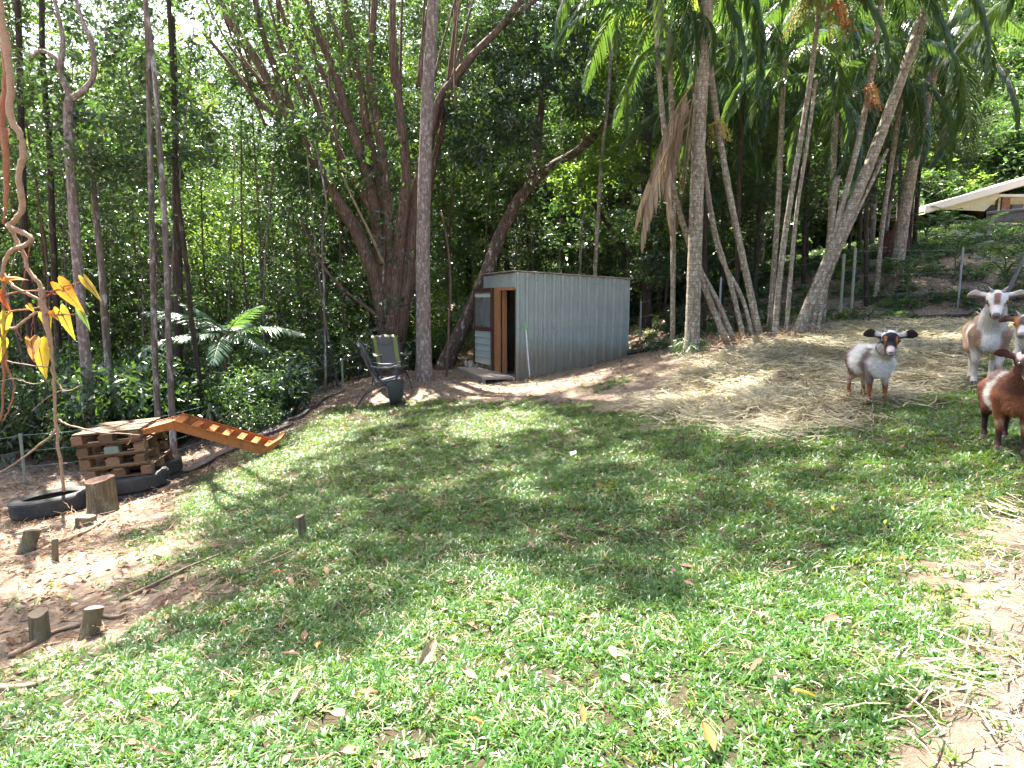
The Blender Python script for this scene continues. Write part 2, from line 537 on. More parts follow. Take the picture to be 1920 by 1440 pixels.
def sun_ok(P):
    "keep only twigs that do not shade the sunlit patches"
    g = .5
    t = (P[:, 2] - g) / sun_dir.z
    x = P[:, 0] - sun_dir.x * t; y = P[:, 1] - sun_dir.y * t
    t = (P[:, 2] - hz(x, y)) / sun_dir.z
    x = P[:, 0] - sun_dir.x * t; y = P[:, 1] - sun_dir.y * t
    ok = ~(lit(x, y) & (P[:, 1] < 30))
    for c, r in SUN_GAPS:
        ok &= ~ray_near(P, c, r)
    return ok
def ray_near(P, c, r):
    "points that stand between the sun and a sunlit spot c of radius r"
    v = np.asarray(P) - np.array(c)
    s = np.array(sun_dir)
    t = v @ s
    return (t > .6 + r * .6) & (np.linalg.norm(v - t[:, None] * s, axis=1) < r)

# gaps cut in the canopy: spots inside the forest that the sun reaches
SUN_GAPS = [(tuple(at(424, 610, 11.4)), 1.3), (tuple(at(900, 220, 13.2)), .9), (tuple(at(560, 320, 13.4)), .8), (tuple(at(210, 800, 7.0)), .7), (tuple(at(740, 690, 11.4)), .7),
            (tuple(at(100, 600, 6.4)), .8), (tuple(at(600, 160, 14)), .9), (tuple(at(420, 340, 18)), 1.8), (tuple(at(150, 560, 9.6)), .7), (tuple(at(180, 260, 12)), 1.2), (tuple(at(1190, 180, 12)), .9),
            (tuple(at(800, 300, 12.4)), .5), (tuple(at(470, 770, 10)), .7), (tuple(at(640, 560, 15)), .9), (tuple(at(1060, 300, 17)), 1.2), (tuple(at(1560, 330, 11)), .8), (tuple(at(1300, 450, 10.6)), .6), (tuple(at(330, 450, 16)), 1.3), (tuple(at(80, 420, 14)), 1.1)]
# ------------------------------------------------------------------ scatter by geometry nodes
def scatter(name, P, rot, scl, idx, protos, label, cat):
    n = len(P)
    me = bpy.data.meshes.new(name)
    me.vertices.add(n); me.vertices.foreach_set('co', np.asarray(P, np.float32).ravel())
    me.attributes.new('rot', 'FLOAT_VECTOR', 'POINT').data.foreach_set('vector', np.asarray(rot, np.float32).ravel())
    me.attributes.new('scl', 'FLOAT', 'POINT').data.foreach_set('value', np.asarray(scl, np.float32))
    me.attributes.new('idx', 'INT', 'POINT').data.foreach_set('value', np.asarray(idx, np.int32))
    me.update()
    pc = bpy.data.collections.new(name + '_kinds')
    for i, pm in enumerate(protos):
        pc.objects.link(bpy.data.objects.new('%s_kind_%02d' % (name, i), pm))
    o = obj(name, me)
    ng = bpy.data.node_groups.new(name + '_scatter', 'GeometryNodeTree')
    ng.interface.new_socket('Geometry', in_out='INPUT', socket_type='NodeSocketGeometry')
    ng.interface.new_socket('Geometry', in_out='OUTPUT', socket_type='NodeSocketGeometry')
    gi = ng.nodes.new('NodeGroupInput'); go = ng.nodes.new('NodeGroupOutput')
    ci = ng.nodes.new('GeometryNodeCollectionInfo')
    ci.inputs['Collection'].default_value = pc
    ci.inputs['Separate Children'].default_value = True
    ci.inputs['Reset Children'].default_value = True
    ip = ng.nodes.new('GeometryNodeInstanceOnPoints')
    ip.inputs['Pick Instance'].default_value = True
    def att(nm, t):
        a = ng.nodes.new('GeometryNodeInputNamedAttribute')
        a.data_type = t
        a.inputs['Name'].default_value = nm
        return a.outputs['Attribute']
    er = ng.nodes.new('FunctionNodeEulerToRotation')
    L = ng.links.new
    L(gi.outputs[0], ip.inputs['Points']); L(ci.outputs[0], ip.inputs['Instance'])
    L(att('idx', 'INT'), ip.inputs['Instance Index'])
    L(att('rot', 'FLOAT_VECTOR'), er.inputs[0]); L(er.outputs[0], ip.inputs['Rotation'])
    L(att('scl', 'FLOAT'), ip.inputs['Scale'])
    L(ip.outputs[0], go.inputs[0])
    md = o.modifiers.new('scatter', 'NODES')
    md.node_group = ng
    return tag(o, label, cat, None, 'stuff')

# ================================================================== GROUND
def build_ground():
    s = np.linspace(-3.95, 3.95, 330)
    xs = 5.5 * np.sinh(s)
    ys = 6 + 5.5 * np.sinh(np.linspace(-3.3, 4.2, 330))
    X, Y = np.meshgrid(xs, ys)
    Z = hz(X, Y)
    V = np.stack([X, Y, Z], -1).reshape(-1, 3)
    n, m = X.shape
    i = np.arange(n * m).reshape(n, m)
    F = np.stack([i[:-1, :-1], i[:-1, 1:], i[1:, 1:], i[1:, :-1]], -1).reshape(-1, 4)
    mt, nt, out = nmat('ground_soil')
    v = coords(nt)
    def attr(nm):
        a = nt.nodes.new('ShaderNodeAttribute'); a.attribute_name = nm
        return a.outputs['Fac']
    n1 = noise(nt, v, 1.6, 6); n2 = noise(nt, v, 22, 6, .7); n3 = noise(nt, v, 90, 4, .7)
    vo = nt.nodes.new('ShaderNodeTexVoronoi'); vo.inputs['Scale'].default_value = 26
    nt.links.new(v, vo.inputs['Vector'])
    sep = nt.nodes.new('ShaderNodeSeparateColor'); nt.links.new(vo.outputs['Color'], sep.inputs[0])
    soil = ramp(nt, [(.3, (.155, .118, .088)), (.55, (.235, .185, .145)), (.75, (.31, .25, .20))], n1)
    soil = mixc(nt, .55, soil, ramp(nt, [(.3, (.35, .33, .30)), (.7, (1.25, 1.2, 1.15))], n2), 'MULTIPLY')
    chips = ramp(nt, [(.0, (.07, .045, .03)), (.35, (.19, .12, .08)), (.7, (.31, .22, .15)), (1, (.40, .31, .23))], sep.outputs[0])
    soil = mixc(nt, ramp(nt, [(.45, (0, 0, 0)), (.6, (.75, .75, .75))], sep.outputs[1]), soil, chips)
    lawn = ramp(nt, [(.3, (.03, .023, .014)), (.7, (.075, .058, .035))], n2)  # soil under the grass coloured dark, standing in for shade between blades
    col = mixc(nt, attr('zone_grass'), soil, lawn)
    w = coords(nt, (1, 6, 1)); stn = noise(nt, w, 34, 5, .7)
    straw = ramp(nt, [(.3, (.08, .06, .04)), (.5, (.155, .122, .08)), (.7, (.24, .20, .135))], stn)
    col = mixc(nt, attr('zone_straw'), col, straw)
    pth = ramp(nt, [(.3, (.065, .05, .038)), (.5, (.12, .096, .074)), (.7, (.185, .155, .125))], stn)
    col = mixc(nt, attr('zone_path'), col, pth)
    green = ramp(nt, [(.35, (.02, .04, .012)), (.6, (.06, .10, .025))], n1)
    col = mixc(nt, attr('zone_hill'), col, green)
    hgt = mixc(nt, .5, n2, n3)
    finish(nt, out, col, .95, hgt, .9, .03, .15)
    me = mesh_np('ground', V, F, mt, True)
    x, y = V[:, 0], V[:, 1]
    for nm, val in (('zone_grass', lawn_d(x, y)), ('zone_straw', straw_d(x, y) * .9), ('zone_path', path_d(x, y)),
                    ('zone_hill', sstep(26, 32, y) * sstep(2, 10, x))):
        me.attributes.new(nm, 'FLOAT', 'POINT').data.foreach_set('value', val.astype(np.float32))
    o = obj('ground', me)
    tag(o, kind='structure')
build_ground()

# ------------------------------------------------------------------ grass, straw and litter
def blade_proto(name, nb, L, W, spread, rise, mat, rng, seg=3, curl=.5, flat=False):
    V, F = [], []
    for b in range(nb):
        a = rng.uniform(0, 2 * math.pi)
        r0 = spread * math.sqrt(rng.uniform(0, 1)) * .6
        base = np.array([r0 * math.cos(a * 1.7 + b), r0 * math.sin(a * 1.7 + b), -.004])
        l = L * rng.uniform(.55, 1.2); w = W * rng.uniform(.75, 1.2)
        e = rise * rng.uniform(.5, 1.3)
        h = np.array([math.cos(a), math.sin(a), 0]); s = np.array([-math.sin(a), math.cos(a), rng.uniform(-.4, .4)])
        p = base.copy(); o = len(V)
        for k in range(seg + 1):
            t = k / seg
            ww = w * (1 - t ** 2.2) * (.75 + .5 * min(1, t * 3)) if k < seg else 0
            V += [p + s * ww / 2, p - s * ww / 2]
            el = e - curl * t * 1.6
            p = p + (h * math.cos(el) + np.array([0, 0, math.sin(el)])) * l / seg
            if flat: p[2] = max(p[2], .002)
        for k in range(seg):
            F.append((o + 2 * k, o + 2 * k + 1, o + 2 * k + 3, o + 2 * k + 2))
    return mesh_np(name, np.array(V), np.array(F), mat, True)
def straw_proto(name, nb, L, W, spread, mat, rng, lift=.02):
    V, F = [], []
    a0 = rng.uniform(0, 6.28)
    for b in range(nb):
        a = a0 + rng.normal() * .8
        c = np.array([rng.normal() * spread, rng.normal() * spread, rng.uniform(0.004, lift)])
        l = L * rng.uniform(.4, 1.2); o = len(V)
        h = np.array([math.cos(a), math.sin(a), rng.normal() * .10])
        s = np.array([-math.sin(a), math.cos(a), .5]) * W * rng.uniform(.6, 1.2) / 2
        bend = np.array([-math.sin(a), math.cos(a), 0]) * rng.normal() * .12 * l
        for t in (-.5, 0, .5):
            p = c + h * l * t + bend * (1 - 4 * t * t)
            p[2] = max(p[2], .003)
            V += [p + s, p - s]
        F += [(o, o + 1, o + 3, o + 2), (o + 2, o + 3, o + 5, o + 4)]
    return mesh_np(name, np.array(V), np.array(F), mat, False)
def dead_leaf(name, L, W, mat, rng, curl=.3):
    nu, nv = 5, 3
    V, F = [], []
    for i in range(nu + 1):
        t = i / nu
        w = W * math.sin(math.pi * (t * .92 + .04)) ** .8
        for j in range(-1, 2):
            z = curl * L * (.25 * math.sin(t * 3) + .35 * (j * j) * rng.uniform(.5, 1.2)) + .01
            V.append(((t - .5) * L, j * w / 2, z * rng.uniform(.7, 1.2)))
    for i in range(nu):
        for j in range(2):
            a = i * 3 + j
            F.append((a, a + 3, a + 4, a + 1))
    return mesh_np(name, np.array(V), np.array(F), mat, True)
def sample(n, x0, x1, y0, y1):
    return RNG.uniform(x0, x1, n), RNG.uniform(y0, y1, n)
def keep_view(x, y, marg=1.25):
    return (np.abs(x) < .8 * y * marg + .9) & (y > .9)
EXCL = []   # (centre, radius) where no grass grows
def rot_of(x, y, n, tilt=.12):
    e = .05
    gx = (hz(x + e, y) - hz(x - e, y)) / (2 * e); gy = (hz(x, y + e) - hz(x, y - e)) / (2 * e)
    return np.stack([np.arctan(gy) + RNG.normal(size=n) * tilt, -np.arctan(gx) + RNG.normal(size=n) * tilt, RNG.uniform(0, 6.28, n)], -1)
def build_grass():
    rg = np.random.default_rng(3)
    protos = [blade_proto('grass_tuft', 17, .064, .0082, .085, .75, M['grass'], rg, curl=.55) for _ in range(7)]
    protos += [blade_proto('grass_tuft', 16, .085, .0045, .07, 1.0, M['grass'], rg, curl=.65) for _ in range(3)]
    protos += [blade_proto('grass_tuft_dry', 10, .075, .0045, .09, .35, M['grass_dry'], rg, curl=.4) for _ in range(3)]
    P, S, I = [], [], []
    for (y0, y1, dens, sc) in ((.9, 3.2, 1400, .74), (3.2, 5.5, 1000, .72), (5.5, 9, 640, .78), (9, 14.5, 330, .9)):
        x0, x1 = -1.0 * y1 - 1, 1.0 * y1 + 1
        n = int((x1 - x0) * (y1 - y0) * dens)
        x, y = sample(n, x0, x1, y0, y1)
        k = keep_view(x, y)
        x, y = x[k], y[k]
        d = lawn_d(x, y) * (1 - .9 * np.clip(straw_d(x, y) * 1.3 - .1, 0, 1) * (wob(x, y, 2.3, 7.) < .25)) * (1 - .97 * path_d(x, y))
        patch = wob(x, y, 1.7, 2.5) * .5 + wob(x, y, 5.1, .6) * .5
        d *= np.clip(.88 + .6 * patch, .12, 1)
        edge = np.clip((x + 3.7 + .28 * (y - 3)) / 2.2, .38, 1)          # thinner towards the worn left side
        d = d * edge
        d = np.maximum(d, .8 * inside(TUFT1, x, y))
        d = np.maximum(d, .10 * (patch > .45) * (y < 9) * (1 - path_d(x, y)))
        k = RNG.uniform(size=len(x)) < d
        x, y, patch = x[k], y[k], patch[k]
        P.append(np.stack([x, y, hz(x, y) - .003], -1))
        S.append(sc * RNG.uniform(.65, 1.2, len(x)))
        dry = RNG.uniform(size=len(x)) < .11
        I.append(np.where(dry, RNG.integers(10, 13, len(x)), RNG.integers(0, 10, len(x))))
    P = np.concatenate(P); S = np.concatenate(S); I = np.concatenate(I)
    print('grass tufts', len(P))
    scatter('grass', P, rot_of(P[:, 0], P[:, 1], len(P), .18), S, I, protos, 'short broad-bladed green lawn covering the sloping yard', 'grass')
    # straw and dry clippings
    protos = [straw_proto('straw_bundle', 18, .12, .003, .07, M['straw'], rg, .035) for _ in range(6)]
    protos += [straw_proto('straw_wisp', 3, .15, .003, .06, M['straw'], rg, .05) for _ in range(4)]
    P, I, S = [], [], []
    for (y0, y1, dens, sc) in ((.9, 3.2, 330, 1.0), (3.2, 6, 230, 1.45), (6, 13.5, 190, 1.9)):
        x0, x1 = -1.0 * y1 - 1, 1.0 * y1 + 1
        n = int((x1 - x0) * (y1 - y0) * dens)
        x, y = sample(n, x0, x1, y0, y1)
        k = keep_view(x, y)
        x, y = x[k], y[k]
        s, p = straw_d(x, y), path_d(x, y)
        d = np.maximum(np.maximum(s * .7, p * .3), .04 + .08 * (wob(x, y, 3.3, 9.) > .35) * sstep(-3, 1.5, x))
        d = np.where(y > 10.5, np.maximum(d * sstep(13.5, 12, y), .25 * (np.abs(x + .5) < 1.8)), d)
        k = RNG.uniform(size=len(x)) < d
        x, y = x[k], y[k]; dd = np.maximum(s, p)[k]
        P.append(np.stack([x, y, hz(x, y) + RNG.uniform(0, .03, len(x)) * dd], -1))
        S.append(np.where(dd > .25, sc, .62) * RNG.uniform(.7, 1.25, len(x)))
        I.append(np.where(RNG.uniform(size=len(x)) < .25 + .75 * (dd < .2), RNG.integers(6, 10, len(x)), RNG.integers(0, 6, len(x))))
    P = np.concatenate(P); I = np.concatenate(I); S = np.concatenate(S)
    print('straw', len(P))
    scatter('straw_litter', P, rot_of(P[:, 0], P[:, 1], len(P), .10), S, I, protos,
            'tan straw and dry clippings strewn over the slope by the palms', 'straw')
    # brown leaf litter on bare soil and forest floor
    protos = [dead_leaf('litter_leaf', .062, .024, M['litter'], rg, .25) for _ in range(6)] + \
             [straw_proto('litter_stick', 3, .14, .004, .05, M['litter'], rg, .02) for _ in range(3)]
    P = []
    for (x0, x1, y0, y1, dens) in ((-7, 0, 1.5, 10, 210), (-13, 6, 9.5, 20, 62), (4, 17, 11.5, 24, 34), (-3, 6, 1, 9, 6)):
        n = int((x1 - x0) * (y1 - y0) * dens)
        x, y = sample(n, x0, x1, y0, y1)
        k = keep_view(x, y, 1.35) & (RNG.uniform(size=n) < 1.05 - .92 * np.maximum(lawn_d(x, y) * (dens > 10), straw_d(x, y)))
        x, y = x[k], y[k]
        P.append(np.stack([x, y, hz(x, y) + .004], -1))
    P = np.concatenate(P)
    print('litter', len(P))
    scatter('leaf_litter', P, rot_of(P[:, 0], P[:, 1], len(P), .3), RNG.uniform(.5, 1.2, len(P)), RNG.integers(0, 9, len(P)), protos,
            'brown fallen leaf litter and chips on bare soil', 'leaf litter')
build_grass()

# ================================================================== SHED
def ribbed_sheet(x0, x1, pitch, h, zb, zt, rib_w=.032, base_w=.058, M4=None):
    "trapezoid ribs along z; zb/zt are functions of x; faces -y"
    xs, ds = [], []
    k0 = int(math.floor(x0 / pitch)) - 1
    pts = []
    for k in range(k0, int(x1 / pitch) + 2):
        c = k * pitch + pitch * .18
        pts += [(c - base_w / 2, 0), (c - rib_w / 2, -h), (c + rib_w / 2, -h), (c + base_w / 2, 0),
                (c + pitch * .36, 0), (c + pitch * .38, -h * .12), (c + pitch * .42, -h * .12), (c + pitch * .44, 0),
                (c + pitch * .56, 0), (c + pitch * .58, -h * .12), (c + pitch * .62, -h * .12), (c + pitch * .64, 0)]
    pts = [(x, y) for x, y in pts if x0 - 1e-6 <= x <= x1 + 1e-6]
    pts = [(x0, 0)] + pts + [(x1, 0)]
    mb = MB()
    V, F = [], []
    for off in (0, .0012):
        for x, y in pts:
            V += [(x, y + off, zb(x)), (x, y + off, zt(x))]
    n = len(pts)
    for i in range(n - 1):
        a = 2 * i
        F.append((a, a + 2, a + 3, a + 1))
        b = 2 * n + a
        F.append((b, b + 1, b + 3, b + 2))
    mb.add(V, F)
    return mb
def build_shed():
    A = R(19)
    c = at(967, 714, 12.5)
    z0 = c.z
    LX, LY = 2.47, 2.2
    t = thing('garden_shed', 'small grey-green corrugated metal shed with half-open door by the tall trees', 'shed', (c.x, c.y, z0), A)
    # ribbed steel
    m, nt, out = nmat('shed_steel')
    v = coords(nt); vs = coords(nt, (6, 6, .5))
    n1 = noise(nt, v, 2.2, 5); n2 = noise(nt, vs, 7, 5, .65); sp = noise(nt, v, 60, 2)
    col = mixc(nt, ramp(nt, [(.35, (0, 0, 0)), (.7, (1, 1, 1))], n1), (.26, .31, .295), (.325, .375, .355))
    col = mixc(nt, ramp(nt, [(.45, (0, 0, 0)), (.75, (.45, .45, .45))], n2), col, (.24, .25, .21))
    sz = nt.nodes.new('ShaderNodeSeparateXYZ'); nt.links.new(v, sz.inputs[0])
    mud = nt.nodes.new('ShaderNodeMath'); mud.operation = 'MULTIPLY_ADD'; nt.links.new(n2, mud.inputs[0]); mud.inputs[1].default_value = -.9
    nt.links.new(sz.outputs[2], mud.inputs[2])
    col = mixc(nt, ramp(nt, [(-.0, (.75, .75, .75)), (.35, (0, 0, 0))], mud.outputs[0]), col, (.22, .17, .11))
    col = mixc(nt, ramp(nt, [(.70, (0, 0, 0)), (.74, (.7, .7, .7))], sp), col, (.12, .12, .10))
    dn = noise(nt, coords(nt, (1, 1, .6)), 1.3, 2)
    finish(nt, out, col, .42, dn, .5, .06, .5, .2)
    steel = m
    brown = mottle('door_frame_paint', (.075, .035, .028), (.10, .05, .04), 10, rough=.5, bstr=.1)
    orange_wood = mottle('new_timber', (.33, .145, .06), (.42, .20, .085), 7, (4, 4, .6), rough=.7, bstr=.2)
    old_wood = mottle('weathered_board', (.27, .215, .175), (.38, .31, .26), 6, (.6, 5, 3), rough=.85, bstr=.35, c3=(.19, .15, .12))
    dark = plain('shed_inside_shade', (.03, .022, .018), .9)
    rust = mottle('rusty_edge', (.22, .15, .11), (.35, .30, .25), 9, rough=.7, c3=(.16, .09, .06))
    top = lambda x: 2.115 - .05 * x
    def zb(x):
        w = Matrix.Rotation(A, 3, 'Z') @ Vector((x, 0, 0))
        return hz1(c.x + w.x, c.y + w.y) - z0 - .03 if x > .5 else -.01 + .0 * x
    # long wall in four overlapping sheets
    ss = [0, .752, 1.504, 2.256, LX]
    for i in range(4):
        mb = ribbed_sheet(ss[i], ss[i + 1] + (.03 if i < 3 else 0), .188, .042, zb, top, .036, .085)
        s = obj('wall_sheet', mb.mesh('shed_wall_sheet', steel), t, loc=(0, -.0025 * i, 0))
        sc = MB()
        for k in range(4):
            x = ss[i] + .094 + .034 + .188 * k - .094
            if x < LX - .03:
                for z in (top(x) - .14, 1.02, .12 + max(0, zb(x))):
                    sc.lathe([(.0095, 0), (.0095, .006), (.005, .009), (0.0005, .009)], 6, Matrix.Translation((x, -.0425 - .0025 * i, z)) @ Matrix.Rotation(R(90), 4, 'X'))
        so = obj('screws', sc.mesh('sheet_screws', plain('screw_metal', (.10, .11, .10), .4)), s)
        so['kind'] = 'stuff'
    # back and far walls, flat ribs
    mb = ribbed_sheet(0, LX, .188, .02, lambda x: 0, top)
    obj('back_wall', mb.mesh('shed_back_wall', steel), t, loc=(0, LY, 0))
    mb = ribbed_sheet(0, LY, .188, .02, lambda x: 0, lambda x: top(LX))
    obj('far_wall', mb.mesh('shed_far_wall', steel), t, loc=(LX, 0, 0), rot=(0, 0, R(90)))
    obj('inner_shade_sheet', MB().box((1.25, 1.2, 1.0), (.02, 2.1, 1.9)).box((1.25, .12, 1.0), (2.3, .015, 1.9)).mesh('shed_shade_sheet', dark), t)  # near-black sheets standing in for the shade inside
    # door wall (local x = 0, runs along +y): sheet above the door
    def left(mb):   # turn a wall built along x facing -y into the wall at x=0 facing -x
        return obj('over_door_sheet', mb, t, rot=(0, 0, R(90)))
    # built along its own x axis, rotated so that it runs along +y and faces -x (mirror by scale)
    mb = ribbed_sheet(.0, LY, .10, .014, lambda x: 1.80, lambda x: 2.10, .025, .05)
    o = obj('over_door_sheet', mb.mesh('shed_over_door', steel), t, loc=(0, 0, 0), rot=(0, 0, R(90)))
    o.scale = (1, -1, 1)
    mb = ribbed_sheet(1.35, LY, .10, .014, lambda x: .03, lambda x: 1.80, .025, .05)
    o = obj('side_sheet', mb.mesh('shed_side_sheet', steel), t, loc=(0, 0, 0), rot=(0, 0, R(90)))
    o.scale = (1, -1, 1)
    # timber: corner post, jamb boards, lintel
    obj('corner_post', MB().box((.035, .045, 1.03), (.06, .06, 2.1)).mesh('shed_corner_post', brown), t)
    obj('jamb', MB().box((-.035, 1.12, .92), (.05, .42, 1.76)).mesh('shed_jamb', orange_wood), t)
    obj('jamb', MB().box((.06, .88, .92), (.09, .05, 1.76)).mesh('shed_inner_jamb', orange_wood), t)
    obj('lintel', MB().box((-.02, .60, 1.80), (.06, 1.14, .06)).mesh('shed_lintel', orange_wood), t)
    # door leaf, swung a little outwards at its far edge
    dw, dh = 1.05, 1.80
    dl = MB()
    fw = .085
    for x in (fw / 2, dw - fw / 2):
        dl.box((x, 0, dh / 2), (fw, .045, dh))
    for z, hh in ((dh - fw / 2, fw), (.92, fw), (.025, .05)):
        dl.box((dw / 2, -.001, z), (dw - 2 * fw + .004, .041, hh))
    door = obj('door', dl.mesh('shed_door_frame', brown), t, loc=(-.085, 1.22, .03), rot=(0, 0, R(97)))
    m, nt, out = nmat('door_glass')
    p = finish(nt, out, (.62, .66, .66), .08, None, spec=.6)
    p.inputs['Transmission Weight'].default_value = .75
    p.inputs['IOR'].default_value = 1.25
    obj('pane', MB().box((dw / 2, 0, 1.34), (dw - 2 * fw + .01, .006, .77)).mesh('door_pane', m), door)
    obj('pane_strip', MB().box((dw / 2, .008, 1.64), (dw - 2 * fw - .02, .01, .07)).mesh('door_pane_strip', plain('cream_strip', (.55, .56, .48), .6)), door)
    wb = plain('weatherboard', (.36, .41, .40), .5)
    for k in range(5):
        z = .80 - .145 * k
        V = [(fw, .018, z - .07), (dw - fw, .018, z - .07), (dw - fw, .004, z + .066), (fw, .004, z + .066),
             (fw, -.012, z - .07), (dw - fw, -.012, z - .07), (dw - fw, -.012, z + .066), (fw, -.012, z + .066)]
        obj('weatherboard', MB().add(V, [(0, 1, 2, 3), (7, 6, 5, 4), (0, 4, 5, 1), (3, 2, 6, 7), (1, 5, 6, 2), (0, 3, 7, 4)]).mesh('door_board', wb if k < 4 else plain('cream_board', (.42, .43, .33), .7)), door)
    obj('handle', MB().tube([(dw - .04, .03, .98), (dw - .04, .06, .98), (dw - .04, .06, .86), (dw - .04, .03, .86)], .008, 6).mesh('door_handle', plain('handle_metal', (.05, .05, .05), .4)), door)
    # skillion roof: corrugated sheet, edges proud of the walls
    V, F = [], []
    nx, n2_ = 4, 90
    for off in (0, -.012):
        for j in range(n2_ + 1):
            y = -.06 + (LY + .14) * j / n2_
            w = .009 * math.sin(j * 2 * math.pi / 3.2)
            for i in range(nx + 1):
                x = -.07 + (LX + .14) * i / nx
                V.append((x, y, top(x) + .022 + w + off))
    k = (nx + 1)
    for j in range(n2_):
        for i in range(nx):
            a = j * k + i
            F.append((a, a + 1, a + k + 1, a + k)); b = a + k * (n2_ + 1)
            F.append((b, b + k, b + k + 1, b + 1))
    mm = k * (n2_ + 1)
    for j in range(n2_):
        for i in (0, nx):
            a = j * k + i
            F.append((a, a + k, a + k + mm, a + mm))
    for j in (0, n2_):
        for i in range(nx):
            a = j * k + i
            F.append((a, a + 1, a + 1 + mm, a + mm))
    obj('roof', MB().add(V, F).mesh('shed_roof', rust), t)
    # timber step outside the door and its floor
    for k in range(5):
        b = MB().box((0, 0, 0), (.62 - .03 * (k % 2), .405, .045))
        obj('step_board', b.mesh('step_board', old_wood), t, loc=(-.35, .26 + .415 * k, .055), rot=(R(.5 * (k % 2)), R(1), R(.8 * (k - 2))))
    obj('step_bearer', MB().box((-.62, 1.1, -.02), (.06, 2.0, .10)).box((-.1, 1.1, -.02), (.06, 2.0, .10)).mesh('step_bearer', old_wood), t)
    obj('floor', MB().box((.6, 1.1, .0), (1.15, 2.1, .05)).mesh('shed_floor', old_wood), t)
    # scrap of corrugated sheet lying at the end of the step
    V, F = [], []
    for j in range(2):
        for i in range(41):
            V.append((i * .018, j * .3, .018 * math.sin(i * .85) + .02 + .1 * j))
    F = [(i, i + 1, i + 42, i + 41) for i in range(40)]
    w = t.matrix_world
    sp = obj('corrugated_offcut', MB().add(V, F).mesh('corrugated_offcut', mottle('offcut_sheet', (.30, .25, .21), (.42, .37, .32), 8)))
    q = at(872, 690, 14.3)
    sp.location = (q.x, q.y, hz1(q.x, q.y) + .06); sp.rotation_euler = (0, 0, R(8))
    md = sp.modifiers.new('thick', 'SOLIDIFY'); md.thickness = .002
    tag(sp, 'wavy corrugated offcut lying at the end of the shed step', 'metal sheet')
build_shed()
def build_pole():
    a = G(994, 716); b = at(985, 606, 12.38)
    a = Vector((a.x, 12.22, 0)); a.x = (994 - 960) / FPX * 12.22; a.z = hz1(a.x, a.y)
    t = thing('broom_handle', 'white pole with green tip leaning against the metal shed wall', 'pole', a)
    d = b - a
    obj('shaft', MB().tube([a, a + d * .9], .012, 8).mesh('pole_shaft', mottle('white_pole', (.55, .55, .56), (.75, .75, .75), 12, rough=.4)), t, True)
    obj('tip', MB().tube([a + d * .88, b], [.016, .017], 8).mesh('pole_tip', plain('green_tip', (.06, .55, .06), .4)), t, True)
    obj('end_cap', MB().tube([a, a + d * .07], .0135, 8).mesh('pole_end', plain('orange_cap', (.6, .25, .12), .5)), t, True)
build_pole()
def build_pipe():
    P = [at(1176, 668, 13.2), at(1200, 663, 13.2), at(1230, 655, 13.0), at(1252, 645, 12.8)]
    P = [Vector((p.x, p.y, hz1(p.x, p.y) + .05)) for p in P]
    tag(obj('black_pipe', MB().tube(spline(P, 6), .045, 10).mesh('black_pipe', plain('black_poly', (.02, .02, .022), .45), True)),
        'short black pipe lying on soil beside the shed corner', 'pipe')
build_pipe()

